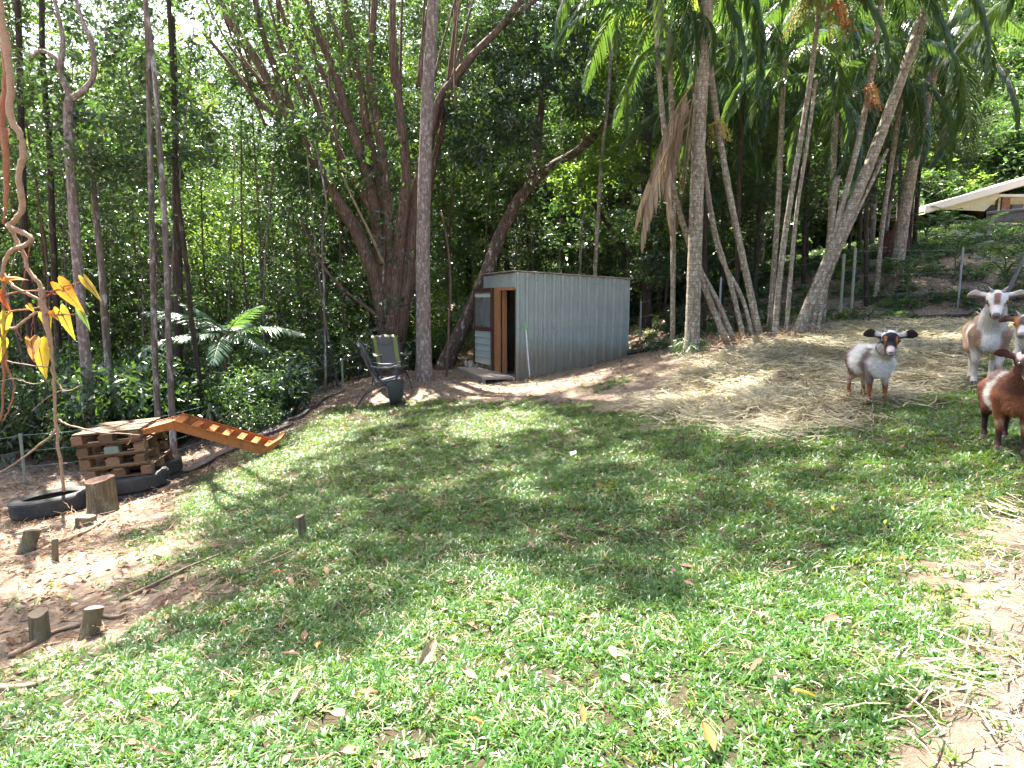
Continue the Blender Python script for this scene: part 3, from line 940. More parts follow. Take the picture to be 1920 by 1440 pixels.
# ================================================================== CAMP CHAIRS
def camp_chair(name, label, loc, rotz, fab, trim, pouch, S=1.0):
    t = thing(name, label, 'chair', loc, rotz, 'folding camp chairs by the trees')
    t.scale = (S, S, S)
    fm = plain('chair_tube', (.045, .047, .05), .35, .5, .4)
    f = mottle('chair_fabric', fab, tuple(c * 1.25 for c in fab), 30, rough=.75, bstr=.1)
    tr = mottle('chair_trim', trim, tuple(c * 1.25 for c in trim), 30, rough=.75, bstr=.1)
    w = .27
    for s in (-1, 1):
        y = s * w
        obj('back_leg', MB().tube(spline([(-.44, y, 0), (-.30, y, .19), (-.08, y, .33), (.14, y, .40)], 5), .011, 7).mesh('chair_leg', fm, True), t)
        obj('front_leg', MB().tube(spline([(.40, y, 0), (.24, y, .2), (.02, y, .36), (-.16, y * 1.02, .56), (-.28, y * 1.02, .80), (-.36, y, 1.0)], 4), .012, 7).mesh('chair_post', fm, True), t)
        obj('arm_post', MB().tube([(.20, y * 1.03, .38), (.235, y * 1.05, .635)], .009, 6).mesh('chair_arm_post', fm), t)
        V = []
        for x, z, hw in ((-.20, .655, .03), (-.05, .625, .04), (.10, .625, .045), (.20, .65, .045), (.26, .665, .035)):
            for q in (-1, 1):
                for zz in (0, .022):
                    V.append((x, y * 1.06 + q * hw, z + zz))
        F = []
        for i in range(4):
            a = 4 * i
            F += [(a, a + 4, a + 6, a + 2), (a + 1, a + 3, a + 7, a + 5), (a, a + 1, a + 5, a + 4), (a + 2, a + 6, a + 7, a + 3)]
        F += [(0, 2, 3, 1), (16, 17, 19, 18)]
        obj('armrest', MB().add(V, F).mesh('chair_arm', f, True), t)
    # sagging seat
    def sheet(fn, nu, nv, th=.012):
        V, F = [], []
        for off in (0, 1):
            for i in range(nu + 1):
                for j in range(nv + 1):
                    p = Vector(fn(i / nu, j / nv * 2 - 1))
                    V.append(p + Vector((th * off * .5, 0, -th * off)))
        k = nv + 1; mm = k * (nu + 1)
        for i in range(nu):
            for j in range(nv):
                a = i * k + j
                F += [(a, a + 1, a + k + 1, a + k), (a + mm, a + k + mm, a + k + 1 + mm, a + 1 + mm)]
            for j in (0, nv):
                a = i * k + j
                F.append((a, a + k, a + k + mm, a + mm))
        for j in range(nv):
            for i in (0, nu):
                a = i * k + j
                F.append((a, a + 1, a + 1 + mm, a + mm))
        return MB().add(V, F)
    seat = sheet(lambda u, v: (-.17 + .42 * u, v * w * .98, .37 + .07 * u - .05 * math.sin(u * 3.1) * (1 - v * v) + .015 * v * v), 8, 8)
    obj('seat', seat.mesh('chair_seat', f, True), t)
    def back(u, v):
        x = -.12 - .26 * u - .05 * math.sin(u * 3.1) * (1 - v * v) - (.03 * max(0, u - .85) * 6)
        return (x, v * w * (.93 + .05 * u), .37 + .64 * u + .025 * (1 - v * v) * (u > .9))
    b = obj('backrest', sheet(back, 12, 8, .016).mesh('chair_back', f, True), t)
    for s in (-1, 1):
        obj('back_edge', sheet(lambda u, v: Vector(back(u, s * (.80 + .16 * v))) + Vector((.014, 0, .004)), 12, 2, .012).mesh('chair_back_edge', tr, True), b)
    obj('head_pad', sheet(lambda u, v: Vector(back(.70 + .27 * u, v * .58)) + Vector((.035 * math.sin(u * 3.14) * (1 - v ** 4) + .006, 0, .004)), 6, 6, .01).mesh('chair_head_pad', f, True), b)
    obj('crossbar', MB().tube([(.12, -w, .15), (.30, w, .11)], .008, 6).mesh('chair_crossbar', fm), t)
    obj('crossbar', MB().tube([(-.33, -w, .10), (-.28, w, .13)], .008, 6).mesh('chair_crossbar', fm), t)
    if pouch:
        V, F = [], []
        prof = [(.05, .42, .02), (.05, .30, .07), (.07, .18, .085), (.10, .08, .07), (.12, .045, .03)]
        for x0, z, d in prof:
            for a in range(10):
                an = 2 * math.pi * a / 10
                V.append((.20 + .15 * math.cos(an) * (1 - 1.1 * (.42 - z)) + .012 * math.sin(an * 3 + z * 40), -w * 1.10 - d * .7 + d * math.sin(an), z + .03 * math.cos(an)))
        for i in range(4):
            for a in range(10):
                F.append((i * 10 + a, i * 10 + (a + 1) % 10, (i + 1) * 10 + (a + 1) % 10, (i + 1) * 10 + a))
        F.append(tuple(40 + a for a in range(10))); 
        obj('side_pouch', MB().add(V, F).mesh('chair_pouch', mottle('pouch_fabric', (.028, .032, .026), (.042, .046, .036), 20, rough=.8), True), t)
        obj('cup_holder', MB().lathe([(.038, -.13), (.042, 0), (.036, -.002), (.034, -.125)], 12, Matrix.Translation((.19, -w * 1.02, .64))).lathe([(.0, -.13), (.038, -.13)], 12, Matrix.Translation((.19, -w * 1.02, .64))).mesh('chair_cup', plain('cup_fabric', (.06, .055, .065), .8), True), t)
    return t
g = G(722, 757)
camp_chair('camp_chair', 'dark grey folding camp chair in side view with hanging pouch', (g.x, g.y, g.z), R(8), (.125, .115, .122), (.085, .08, .085), True, 1.02)
g2 = G(722, 738); g2 = at(735, 738, 12.0); g2.z = hz1(g2.x, g2.y)
camp_chair('camp_chair', 'grey folding camp chair with olive green edging facing the lawn', g2, R(-60), (.10, .092, .08), (.17, .185, .05), False, .95)

# ================================================================== PALLETS, TYRES, RAMP
def build_pallets():
    c0 = at(197, 905, 7.0)
    base = G(225, 930)
    wood = [mottle('pallet_wood_%d' % i, *cc, 5, (1.2, 9, 9), rough=.85, bstr=.4) for i, cc in enumerate((((.13, .075, .038), (.20, .12, .062), ), ((.16, .10, .055), (.235, .15, .085)), ((.085, .05, .028), (.14, .085, .045))))]
    grey = mottle('weathered_pallet_wood', (.10, .072, .05), (.155, .115, .085), 5, (1.2, 9, 9), rough=.9, bstr=.6, c3=(.07, .048, .034))
    PW, PD = .66, .80
    yaw, roll, pit = R(4), R(8.5), R(0)
    # deck corners measured from the photograph give the stack its place and tilt
    nl, nr, fr, fl = at(130, 823, 6.45), at(266, 808, 6.6), at(292, 777, 7.75), at(176, 792, 7.6)
    ex = (nr - nl).normalized(); ey = ((fl + fr) / 2 - (nl + nr) / 2).normalized()
    ez = ex.cross(ey).normalized(); ey = ez.cross(ex)
    RM = Matrix((ex, ey, ez)).transposed().to_4x4()
    top = (nl + nr + fr + fl) / 4 + ex * .02
    H = .130
    labels = ['topmost weathered timber pallet of the stack on tyres', 'second timber pallet from the top of the stack',
              'third timber pallet from the top of the stack', 'bottom timber pallet of the stack resting on tyres']
    def boxmesh(sx, sy, sz, nm, mt):
        return MB().box((0, 0, 0), (sx, sy, sz)).mesh(nm, mt)
    for k in range(4):
        up = ez * (-H * k)
        sh = ex * (.018 * k + (.02 if k % 2 else 0)) 
        loc = top + up + sh - ez * .0
        t = thing('timber_pallet', labels[k], 'pallet', loc, 0, 'pallets stacked on tyres')
        t.rotation_euler = RM.to_euler()
        t.scale = (1, 1, 1.03)
        mt = grey if k == 0 else wood[k % 3]
        nb = 6 if k == 0 else 5
        for i in range(nb):
            y = -PD / 2 + (i + .5) * PD / nb
            w = PD / nb - (.022 if k == 0 else .06)
            obj('deck_board', boxmesh(PW + random.uniform(-.03, .02), w * random.uniform(.93, 1.0), .019, 'deck_board', mt if random.random() < .7 else wood[2]), t, loc=(random.uniform(-.01, .01), y, -.0095), rot=(R(random.uniform(-1.2, 1.2)), R(random.uniform(-.6, .6)), R(random.uniform(-1.0, 1.0))))
        for ix in (-1, 0, 1):
            obj('stringer_board', boxmesh(.095, PD, .014, 'stringer_board', wood[(k + 1) % 3]), t, loc=(ix * (PW / 2 - .055), 0, -.028))
            for iy in (-1, 0, 1):
                m2 = wood[(k + ix + iy) % 3]
                if k == 1 and ix == 0 and iy == -1:
                    m2 = mottle('teal_block', (.12, .19, .16), (.2, .25, .2), 8)
                obj('block', boxmesh(.105 + (.03 if ix == 0 else 0), .13, .070, 'pallet_block', m2), t,
                    loc=(ix * (PW / 2 - .058) + random.uniform(-.012, .012), iy * (PD / 2 - .07) + random.uniform(-.008, .008), -.070), rot=(0, 0, R(random.uniform(-3, 3))))
        for iy in (-1, 0, 1):
            obj('bottom_board', boxmesh(PW, .095, .016, 'bottom_board', wood[(k + 2) % 3]), t, loc=(0, iy * (PD / 2 - .055), -.113), rot=(0, R(random.uniform(-.4, .4)), R(random.uniform(-1, 1))))
    # tyres
    rub = mottle('tyre_rubber', (.028, .028, .029), (.055, .052, .048), 7, rough=.75, bstr=.3, c3=(.085, .08, .06))
    def tyre(label, p, tilt=(0, 0, 0), Rr=.33, W=.183, ri=.205, M2=None):
        h = W / 2
        prof = [(ri, -h * .72), (ri + .02, -h * .86), (ri + (Rr - ri) * .55, -h * 1.0), (Rr * .955, -h * .86), (Rr * .985, -h * .70)]
        n = 5
        for i in range(n):           # grooved tread
            z0 = -h * .66 + 2 * h * .66 * i / n; z1 = -h * .66 + 2 * h * .66 * (i + 1) / n
            prof += [(Rr, z0 + .003), (Rr, z1 - .006), (Rr - .007, z1 - .005), (Rr - .007, z1)]
        prof += [(Rr * .985, h * .70), (Rr * .955, h * .86), (ri + (Rr - ri) * .55, h), (ri + .02, h * .86), (ri, h * .72), (ri + .012, h * .6), (Rr - .03, h * .55), (Rr - .03, -h * .55), (ri + .012, -h * .6)]
        me = MB().lathe(prof, 40, closed=True).mesh('tyre', rub, True)
        try:
            me.set_sharp_from_angle(angle=R(40))
        except Exception:
            pass
        o = obj('tyre', me, loc=p)
        o.rotation_euler = tilt if M2 is None else M2.to_euler()
        return tag(o, label, 'tyre', 'old tyres around the pallets')
    bot = top - ez * (H * 4) + ex * .10
    Wt = .175
    for (qx, qy, nm) in ((.05, -.16, 'front'), (.04, .42, 'rear')):
        for k in range(2):
            p = bot + ex * qx + ey * qy - ez * (Wt * (k + .5))
            tyre('%s old tyre of the %s stack under the pallets' % (('upper', 'lower')[k], nm), p, M2=RM)
    a = G(98, 958)
    g1 = at(98, 942, 6.55)
    tyre('worn car tyre lying flat beside the pallets with a vine inside', Vector((g1.x, g1.y, hz1(g1.x, g1.y) + .12)), (R(-3), R(-6), 0), .37, .2, .24)
    return top, ex, ey, ez
PT, PEX, PEY, PEZ = build_pallets()
def build_ramp():
    om = mottle('orange_plastic', (.42, .125, .028), (.50, .165, .042), 7, rough=.6, bstr=.15, c3=(.27, .105, .045))
    # side rail outline (x along, z up), measured along the ramp
    A = at(268, 805, 6.9); B = at(322, 790, 7.15); C = at(500, 838, 8.0); D = at(524, 823, 8.15)
    t = thing('orange_ramp', 'bright orange plastic ramp with rungs leaning from pallets to grass', 'ramp', (C.x, C.y, C.z))
    ax = (C - B).normalized()
    side = ax.cross(Vector((0, 0, 1))).normalized() * -1       # away from camera
    side = Vector((-.12, 1, .08)).normalized()
    Wd = .33
    top = [A, B, C + ax * .0, D]
    dep = [.06, .10, .12, .05]
    for s in (0, 1):
        V = []
        for p, d in zip(top, dep):
            q = p + side * Wd * s
            for o_ in (0, .02):
                V += [q + side * o_, q + side * o_ - Vector((0, 0, d))]
        # bevelled belly where the rail bends
        F = []
        for i in range(3):
            a = 4 * i; b = a + 4
            F += [(a, a + 1, b + 1, b), (a + 2, b + 2, b + 3, a + 3), (a, b, b + 2, a + 2), (a + 1, a + 3, b + 3, b + 1)]
        F += [(0, 2, 3, 1), (12, 13, 15, 14)]
        obj('side_rail', MB().add(V, F).mesh('ramp_rail', om), t, True)
        obj('rail_lip', MB().bar(B + side * (Wd * s + .01) + Vector((0, 0, .004)), C + side * (Wd * s + .01) + Vector((0, 0, .004)), .045, .012).mesh('ramp_lip', om), t, True)
    n = 6
    up = side.cross(ax).normalized()
    if up.z < 0: up = -up
    for i in range(n + 1):
        f = (i + .12) / (n + .3)
        p = B.lerp(C, f) + side * (Wd / 2 + .01) - up * .014
        mb = MB()
        w = Wd - .022
        # rung: flat tread and a slanted web going down
        mb.add([p + side * x * w / 2 + ax * a_ + up * u_ for x in (-1, 1) for a_, u_ in ((-.01, .008), (.075, .008), (.10, -.055), (.09, -.06), (.068, -.004), (-.01, -.004))],
               [(0, 1, 7, 6), (1, 2, 8, 7), (2, 3, 9, 8), (3, 4, 10, 9), (4, 5, 11, 10), (5, 0, 6, 11), (5, 4, 3, 2, 1, 0), (6, 7, 8, 9, 10, 11)])
        obj('rung', mb.mesh('ramp_rung', om), t, True)
    up2 = Vector((0, 0, 1))
    for P0, P1, nm in ((A, B, 'top_plate'), (C, D, 'foot_plate')):
        d = (P1 - P0)
        V = [P0 + d * f + side * (Wd * s + .01) - up2 * (.012 + o_) for o_ in (0, .012) for f, s in ((.02, .05), (.98, .05), (.98, .95), (.02, .95))]
        obj(nm, MB().add(V, [(0, 1, 2, 3), (7, 6, 5, 4), (0, 4, 5, 1), (1, 5, 6, 2), (2, 6, 7, 3), (3, 7, 4, 0)]).mesh('ramp_' + nm, om), t, True)
    h = B.lerp(C, .55) - up * .05 - side * .002
    obj('bolt', MB().lathe([(.014, 0), (.014, .006), (.0, .008)], 8, Matrix.Translation(h) @ side.to_track_quat('-Z', 'Y').to_matrix().to_4x4()).mesh('ramp_bolt', plain('dark_bolt', (.03, .02, .02), .5)), t, True)
build_ramp()
def build_boards():
    # long dark board / matting running up the bank under the ramp
    mt = mottle('dark_mat', (.055, .038, .036), (.085, .06, .058), 6, (1, 1, 1), rough=.6, bstr=.2)
    P = [G(338, 893), G(390, 868), G(440, 843), G(490, 820), G(545, 797), G(600, 764)]
    def strip(pts, w, lift, nm, thick=.025, roll=0.0):
        P = spline(pts, 5)
        V, F = [], []
        for i, p in enumerate(P):
            d = (P[min(i + 1, len(P) - 1)] - P[max(i - 1, 0)]).normalized()
            s = d.cross(Vector((0, 0, 1))).normalized()
            for q in (-1, 1):
                b = p + s * q * w / 2
                zz = max(hz1(b.x, b.y), hz1(p.x, p.y) - .04) + lift + roll * q
                V += [Vector((b.x, b.y, zz)), Vector((b.x, b.y, zz - thick))]
        for i in range(len(P) - 1):
            a = 4 * i; b = a + 4
            F += [(a, a + 2, b + 2, b), (a + 1, b + 1, b + 3, a + 3), (a, b, b + 1, a + 1), (a + 2, a + 3, b + 3, b + 2)]
        F += [(0, 1, 3, 2), (len(V) - 4, len(V) - 2, len(V) - 1, len(V) - 3)]
        return MB().add(V, F).mesh(nm, mt)
    tag(obj('edging_board', strip(P[:5], .22, .05, 'ground_board')), 'long dark board lying up the bank beneath the orange ramp', 'board')
    tag(obj('edging_board', strip([G(540, 792), G(575, 775), G(610, 748), G(645, 735)], .08, .05, 'ground_board_thin')), 'thin dark edging board further up the bank', 'board')
build_boards()

# ================================================================== STUMPS AND STICKS
def stump(label, px, py, r0, r1, h, lean=(0, 0), hollow=False, dark=False, dp=None):
    g = G(px, py) if dp is None else at(px, py, dp)
    g.z = hz1(g.x, g.y)
    sm = M['stump']
    t = thing('tree_stump', label, 'stump', g)
    n = 6; seg = 14
    V, F = [], []
    ph = random.uniform(0, 6)
    for i in range(n + 1):
        f = i / n
        r = r0 + (r1 - r0) * min(1, f * 1.6) + r0 * .7 * max(0, .22 - f) * 2
        for k in range(seg):
            a = 2 * math.pi * k / seg
            rr = r * (1 + .10 * math.sin(3 * a + ph) + .05 * math.sin(7 * a + ph * 2)) * (1 + .6 * max(0, .2 - f) * math.sin(2 * a + ph))
            top = (.06 * math.cos(a + ph) * h if i == n else 0)
            V.append((rr * math.cos(a) + lean[0] * f * h, rr * math.sin(a) + lean[1] * f * h, -.06 + (h + .06) * f + top))
    for i in range(n):
        for k in range(seg):
            F.append((i * seg + k, i * seg + (k + 1) % seg, (i + 1) * seg + (k + 1) % seg, (i + 1) * seg + k))
    obj('trunk', MB().add(V, F).mesh('stump_trunk', sm, True), t)
    ring = [Vector(p) for p in V[-seg:]]
    c = sum(ring, Vector()) / seg - Vector((0, 0, .5 * r1 if hollow else .004))
    W = ring + [c.lerp(p, .62) - Vector((0, 0, .1 * r1 if hollow else 0)) for p in ring] + [c]
    F = []
    for k in range(seg):
        k2 = (k + 1) % seg
        F += [(k, k2, seg + k2, seg + k), (seg + k, seg + k2, 2 * seg)]
    obj('cut_face', MB().add(W, F).mesh('stump_cut', M['stump_hollow'] if hollow else M['stump_cut']), t)
    return t
M['stump'] = bark('stump_bark', (.21, .17, .10), (.09, .07, .045), (.26, .25, .16), .5, 12, .4)
M['stump_cut'] = mottle('stump_cut_wood', (.17, .125, .08), (.24, .18, .12), 12, rough=.9)
M['stump_hollow'] = mottle('stump_hollow_wood', (.06, .03, .018), (.11, .055, .035), 12, rough=.9)
stump('hollow mossy stump standing in front of the tyres and pallets', 191, 962, .135, .125, .34, (0, 0), True)
stump('pale sawn stump at lower left, the upright one of the pair', 75, 1203, .048, .042, .145, (-.05, .1))
stump('pale sawn stump leaning to the right beside its upright twin', 160, 1196, .048, .042, .15, (.32, .1))
stump('leaning split stump at the left edge on bare soil', 42, 1036, .06, .055, .17, (.5, .1))
stump('thin reddish sawn stub beside an orange leaf', 102, 1052, .022, .02, .15, (.12, 0))
stump('thin stub in the lawn, right of the worn patch', 568, 1003, .022, .026, .13, (-.12, 0))
stump('low broken stump lying in front of the hollow one', 160, 985, .10, .08, .08, (.2, 0))
def stick(label, pts, r, mat='twig', name='fallen_stick', lift=.012):
    P = [G(*p) + Vector((0, 0, lift)) for p in pts]
    Q = spline(P, 4)
    tag(obj(name, MB().tube(Q, lerp_list(r, r * .55, len(Q)), 6, rough=.12).mesh(name, M[mat], True)), label, 'stick')
stick('long grey stick on bare soil below the hollow stump', [(60, 1045), (110, 1020), (160, 1000), (200, 975)], .02)
stick('curved surface root looping between the two small stumps', [(20, 1235), (60, 1215), (100, 1190), (150, 1178)], .016, name='surface_root')
stick('stout broken branch below the ramp by the tyres', [(300, 925), (325, 912), (352, 898)], .035)
stick('slim root running over the dirt at the lawn edge', [(225, 1130), (300, 1095), (345, 1070), (420, 1040)], .010, name='surface_root')
stick('short pale branch lying at the lower left corner', [(0, 1298), (35, 1296), (70, 1290)], .018)
stick('thin twig in the grass at the lower right', [(1700, 1345), (1730, 1310), (1755, 1290)], .005)
stick('short curved root on the dirt near the worn grass', [(185, 1158), (215, 1162), (235, 1155)], .011, name='surface_root')
stick('dark stick at the far left edge of the soil', [(0, 965), (20, 958), (45, 952)], .02)
stick('thin stick pointing up the slope beyond the left soil patch', [(465, 1070), (520, 1050), (560, 1030)], .007)

# ------------------------------------------------------------------ large fallen leaves that can be told apart
def build_leaves():
    rg = np.random.default_rng(8)
    cols = {'orange': (.42, .13, .035), 'brown': (.20, .10, .055), 'tan': (.36, .25, .16), 'yellow': (.5, .36, .06), 'pink': (.36, .2, .16)}
    mats = {k: leafmat('fallen_leaf_' + k, [tuple(c * .75 for c in v), v], trans=tuple(min(1, c * 1.3) for c in v), tfac=.18, rough=.7, spec=.25) for k, v in cols.items()}
    me = {}
    for k in cols:
        me[k] = [dead_leaf('fallen_leaf_' + k, .15, .055, mats[k], rg, .3) for _ in range(3)]
    spec = [(800, 1250, 'tan', 1.5, 'large curled dry leaf standing on the sunlit grass'), (522, 1090, 'orange', 1.0, 'orange leaf on the shaded grass edge'),
            (85, 1050, 'orange', .9, 'orange leaf beside the thin sawn stub'), (130, 1124, 'yellow', .7, None), (240, 1096, 'yellow', .55, None), (158, 1222, 'yellow', .5, None),
            (20, 1210, 'brown', 1.3, None), (300, 1325, 'tan', 1.3, None), (640, 1365, 'tan', 1.1, None), (880, 1290, 'tan', 1.0, None), (1092, 1372, 'orange', .8, 'orange leaf low in the sunlit grass near the bottom'),
            (1175, 1302, 'tan', 1.0, None), (1040, 1300, 'tan', .7, None), (1150, 1250, 'tan', 1.0, None), (1262, 1090, 'pink', .8, None), (1290, 1115, 'pink', .7, None),
            (1505, 1340, 'yellow', .9, 'yellow leaf among the lower right grass'), (1555, 1190, 'brown', 1.0, None), (1420, 1275, 'brown', .9, None), (1460, 1300, 'pink', .8, None),
            (840, 905, 'tan', .9, None), (870, 900, 'tan', .6, None), (740, 900, 'tan', .6, None), (905, 885, 'tan', .5, None), (1145, 920, 'orange', .9, 'orange leaf in the middle of the shaded lawn'),
            (1125, 923, 'orange', .6, None), (1330, 915, 'brown', 1.1, 'brown leaf right of the lawn centre'), (1500, 895, 'orange', .9, None), (1745, 850, 'brown', .9, None),
            (1120, 1000, 'tan', 1.0, None), (995, 1035, 'pink', .9, None), (960, 1150, 'pink', 1.0, None), (1000, 1040, 'pink', .7, None), (785, 1025, 'tan', .9, None), (860, 995, 'tan', .6, None),
            (460, 975, 'orange', .8, None), (440, 965, 'orange', .6, None), (545, 1250, 'pink', 1.0, None), (580, 1280, 'yellow', .6, None), (440, 1330, 'orange', .9, None), (200, 1255, 'brown', 1.0, None),
            (1690, 1070, 'orange', .7, None), (1755, 1150, 'yellow', 1.0, None), (1660, 1000, 'yellow', .7, None), (1470, 990, 'brown', .8, None), (1240, 870, 'orange', .6, None), (890, 1385, 'orange', .9, None),
            (1325, 1420, 'orange', 1.2, None), (270, 1010, 'pink', .8, None), (300, 1060, 'pink', 1.0, None), (220, 1085, 'tan', 1.0, None), (150, 1090, 'pink', .9, None), (370, 1120, 'pink', .8, None), (430, 1125, 'tan', .8, None),
            (690, 1330, 'brown', 1.2, None), (1085, 1062, 'tan', .7, None), (1440, 960, 'orange', .7, None), (1560, 970, 'yellow', .6, None), (1290, 950, 'tan', .8, None), (600, 1235, 'orange', .9, None)]
    names = {'orange': 'small orange fallen leaf lying on the ground', 'brown': 'small dark brown fallen leaf lying on the ground', 'tan': 'small tan fallen leaf lying on the ground',
             'yellow': 'small yellow fallen leaf lying on the ground', 'pink': 'small pinkish brown fallen leaf lying on the ground'}
    for i, (px, py, k, s, lab) in enumerate(spec):
        p = G(px, py)
        o = obj('fallen_leaf', me[k][i % 3], loc=(p.x, p.y, p.z + .045 * (1 if lawn_d(np.array([p.x]), np.array([p.y]))[0] > .5 else .15)))
        o.rotation_euler = (random.uniform(-.5, .5), random.uniform(-.4, .4), random.uniform(0, 6.28))
        if i == 0:
            o.rotation_euler = (R(40), R(-25), R(60))
        o.scale = (s * (.46 if i else .5),) * 3
        tag(o, lab or names[k], 'leaf', 'fallen %s leaves' % k)
    p = G(1075, 862)
    me_ = MB().add([(-.05, -.02, 0), (.04, -.035, .01), (.06, .02, .03), (.01, .045, .02), (-.04, .03, .035)], [(0, 1, 2, 3, 4)]).mesh('paper_scrap', plain('paper', (.7, .72, .7), .8))
    o = obj('paper_scrap', me_, scale=.55, loc=(p.x, p.y, p.z + .05), rot=(R(15), R(-20), 0))
    tag(o, 'small white scrap of paper on the shaded lawn', 'litter')
build_leaves()

# ================================================================== TREES
def px_path(pts, Y, n=5):
    "pts: (px, py[, Y]) -> smooth world path"
    return spline([at(p[0], p[1], p[2] if len(p) > 2 else Y) for p in pts], n)
def limb_mesh(name, path, r0, r1, mat, seg=9, rough=.05, flare=0.0):
    n = len(path)
    rad = [r0 + (r1 - r0) * (i / (n - 1)) ** .85 for i in range(n)]
    if flare:
        for i in range(n):
            rad[i] *= 1 + flare * math.exp(-((path[i].z - path[0].z) / .35))
    return MB().tube(path, rad, seg, rough=rough).mesh(name, mat, True)
CROWN_OF = {}
def tree(name, label, cat_, base, group=None):
    t = thing(name, label, 'tree', base, 0, group)
    return t
def crown_mesh(name, pts, mat, nl=10, tl=.35, L=.13, W=.055, droop=.25, check=True, up=.55):
    pts = np.asarray(pts)
    if check:
        pts = pts[sun_ok(pts)]
    if len(pts) == 0:
        pts = np.array([[0, 20, 9.]])
    V, F = twigs(pts, nl, tl, L, W, droop, up=up)
    return mesh_np(name, V, F, mat, False)
def ground_at(px, Y):
    x = (px - 960) / FPX * Y
    return Vector((x, Y, hz1(x, Y)))
def down_to_ground(pts, Y):
    "first point is dropped a little into the ground"
    p = at(pts[0][0], pts[0][1], pts[0][2] if len(pts[0]) > 2 else Y)
    z = hz1(p.x, p.y)
    return Vector((p.x, p.y, z - .15)), Vector((p.x, p.y, z))

# ---------------- the big multi-stemmed tree
def big_tree():
    Y = 14.2
    b = ground_at(735, Y)
    t = tree('rainforest_tree', 'massive brown multi-stemmed tree fanning out behind the camp chairs', 'tree', b)
    bm = M['bark_brown']
    bole = [b - Vector((0, 0, .2)), at(735, 690, Y), at(735, 655, Y), at(735, 620, Y), at(734, 590, Y)]
    obj('trunk', limb_mesh('big_trunk', spline(bole, 5), .27, .22, bm, 16, .06, .35), t, True)
    limbs = [([(724, 640), (708, 540), (672, 440), (635, 380), (600, 320), (555, 240), (520, 185), (480, 110), (420, 20), (395, -60)], .17, .07, -.2),
             ([(556, 245), (540, 190), (512, 120), (492, 60), (470, -40)], .09, .05, -.25),
             ([(600, 322), (560, 290), (520, 225), (470, 175), (430, 120), (380, 60)], .07, .035, .1),
             ([(729, 640), (716, 500), (700, 380), (680, 300), (655, 230), (632, 150), (600, 70), (560, -30)], .16, .06, .1),
             ([(732, 570), (722, 450), (712, 350), (690, 250), (676, 160), (655, 60), (640, -40)], .14, .06, .35),
             ([(735, 560), (730, 440), (722, 330), (708, 240), (692, 150), (700, 40), (705, -40)], .12, .055, 0),
             ([(738, 630), (747, 480), (757, 380), (762, 320), (752, 230), (742, 140), (736, 50), (738, -40)], .15, .06, -.15),
             ([(744, 640), (762, 520), (772, 420), (785, 340), (808, 250), (840, 170), (880, 110), (930, 60), (985, -10)], .16, .06, .3),
             ([(808, 250), (825, 180), (870, 130), (905, 85), (960, 35), (1030, -20)], .08, .045, .5),
             ([(748, 650), (768, 540), (790, 440), (800, 380), (815, 300), (838, 200), (850, 90), (858, -30)], .12, .05, .6),
             ([(700, 400), (660, 330), (610, 230), (575, 150), (545, 80), (520, -10)], .08, .04, .5),
             ([(655, 230), (615, 160), (585, 90), (556, 20), (540, -40)], .06, .035, .3),
             ([(690, 250), (668, 140), (630, 60), (605, -20)], .06, .035, .5)]
    for P, r0, r1, dy in limbs:
        obj('limb', limb_mesh('big_limb', px_path([(p[0], p[1], Y + dy * min(1, i / 3)) for i, p in enumerate(P)], Y, 4), r0, r1, bm, 9, .05), t, True)
    rf = random.Random(4)
    for k in range(22):              # the fan of thin upper branches
        sx = rf.uniform(480, 860); sy = rf.uniform(130, 300)
        lean = (sx - 730) / 300
        ex = sx + lean * rf.uniform(60, 170) + rf.uniform(-25, 25)
        yy = Y + rf.uniform(-.5, .9)
        obj('branch', limb_mesh('fan_branch', px_path([(sx, sy), ((sx + ex) / 2 - 6, sy * .55), (ex, -20), (ex + lean * 60, -110)], yy, 4), rf.uniform(.025, .05), .014, bm, 6, .04), t, True)
    obj('bare_limb', limb_mesh('bare_limb', px_path([(720, 604), (690, 578), (640, 540), (600, 490), (575, 440), (563, 405)], Y - .2, 4), .05, .018, bm, 7), t, True)
    obj('bare_limb', limb_mesh('bare_limb', px_path([(722, 500), (695, 440), (665, 380), (640, 325)], Y - .4, 4), .035, .018, M['twig'], 7), t, True)
    bl = [(at(600, 250, 13.6), (1.0, .7, .55), 150), (at(545, 320, 13.4), (.75, .6, .45), 120), (at(690, 130, 13.9), (.9, .8, .7), 150), (at(640, 60, 14), (1.1, .8, .6), 120),
          (at(715, 200, 13.9), (.5, .5, .5), 40), (at(480, 60, 14.6), (1.2, .9, .6), 100), (at(650, 330, 14.0), (.4, .3, .4), 30)]
    obj('crown', crown_mesh('big_crown_low', blob_points(bl), M['leaf_mid'], 9, .32, .13, .05, .35), t, True)
    return t
T_BIG = big_tree()
def pale_tree():
    Y = 12.4
    b = ground_at(795, Y)
    t = tree('pale_trunk_tree', 'tall straight pale-barked trunk standing just left of the shed', 'tree', b)
    P = [b - Vector((0, 0, .15)), at(795, 690, Y), at(794, 600, Y), at(793, 480, Y), at(796, 340, Y), at(801, 200, Y), at(808, 80, Y), at(815, -40, Y), at(828, -240, Y), at(835, -420, Y)]
    obj('trunk', limb_mesh('pale_trunk', spline(P, 6), .165, .085, M['bark_pale'], 14, .02, .22), t, True)
    top = P[-1]
    for k in range(5):
        a = k * 1.26
        obj('limb', limb_mesh('pale_limb', spline([top - Vector((0, 0, .6 * (k % 3))), top + Vector((math.cos(a), math.sin(a), .7)), top + Vector((2.4 * math.cos(a), 2.4 * math.sin(a), 1.5))], 4), .06, .025, M['bark_pale'], 7), t, True)
    return t
T_PALE = pale_tree()
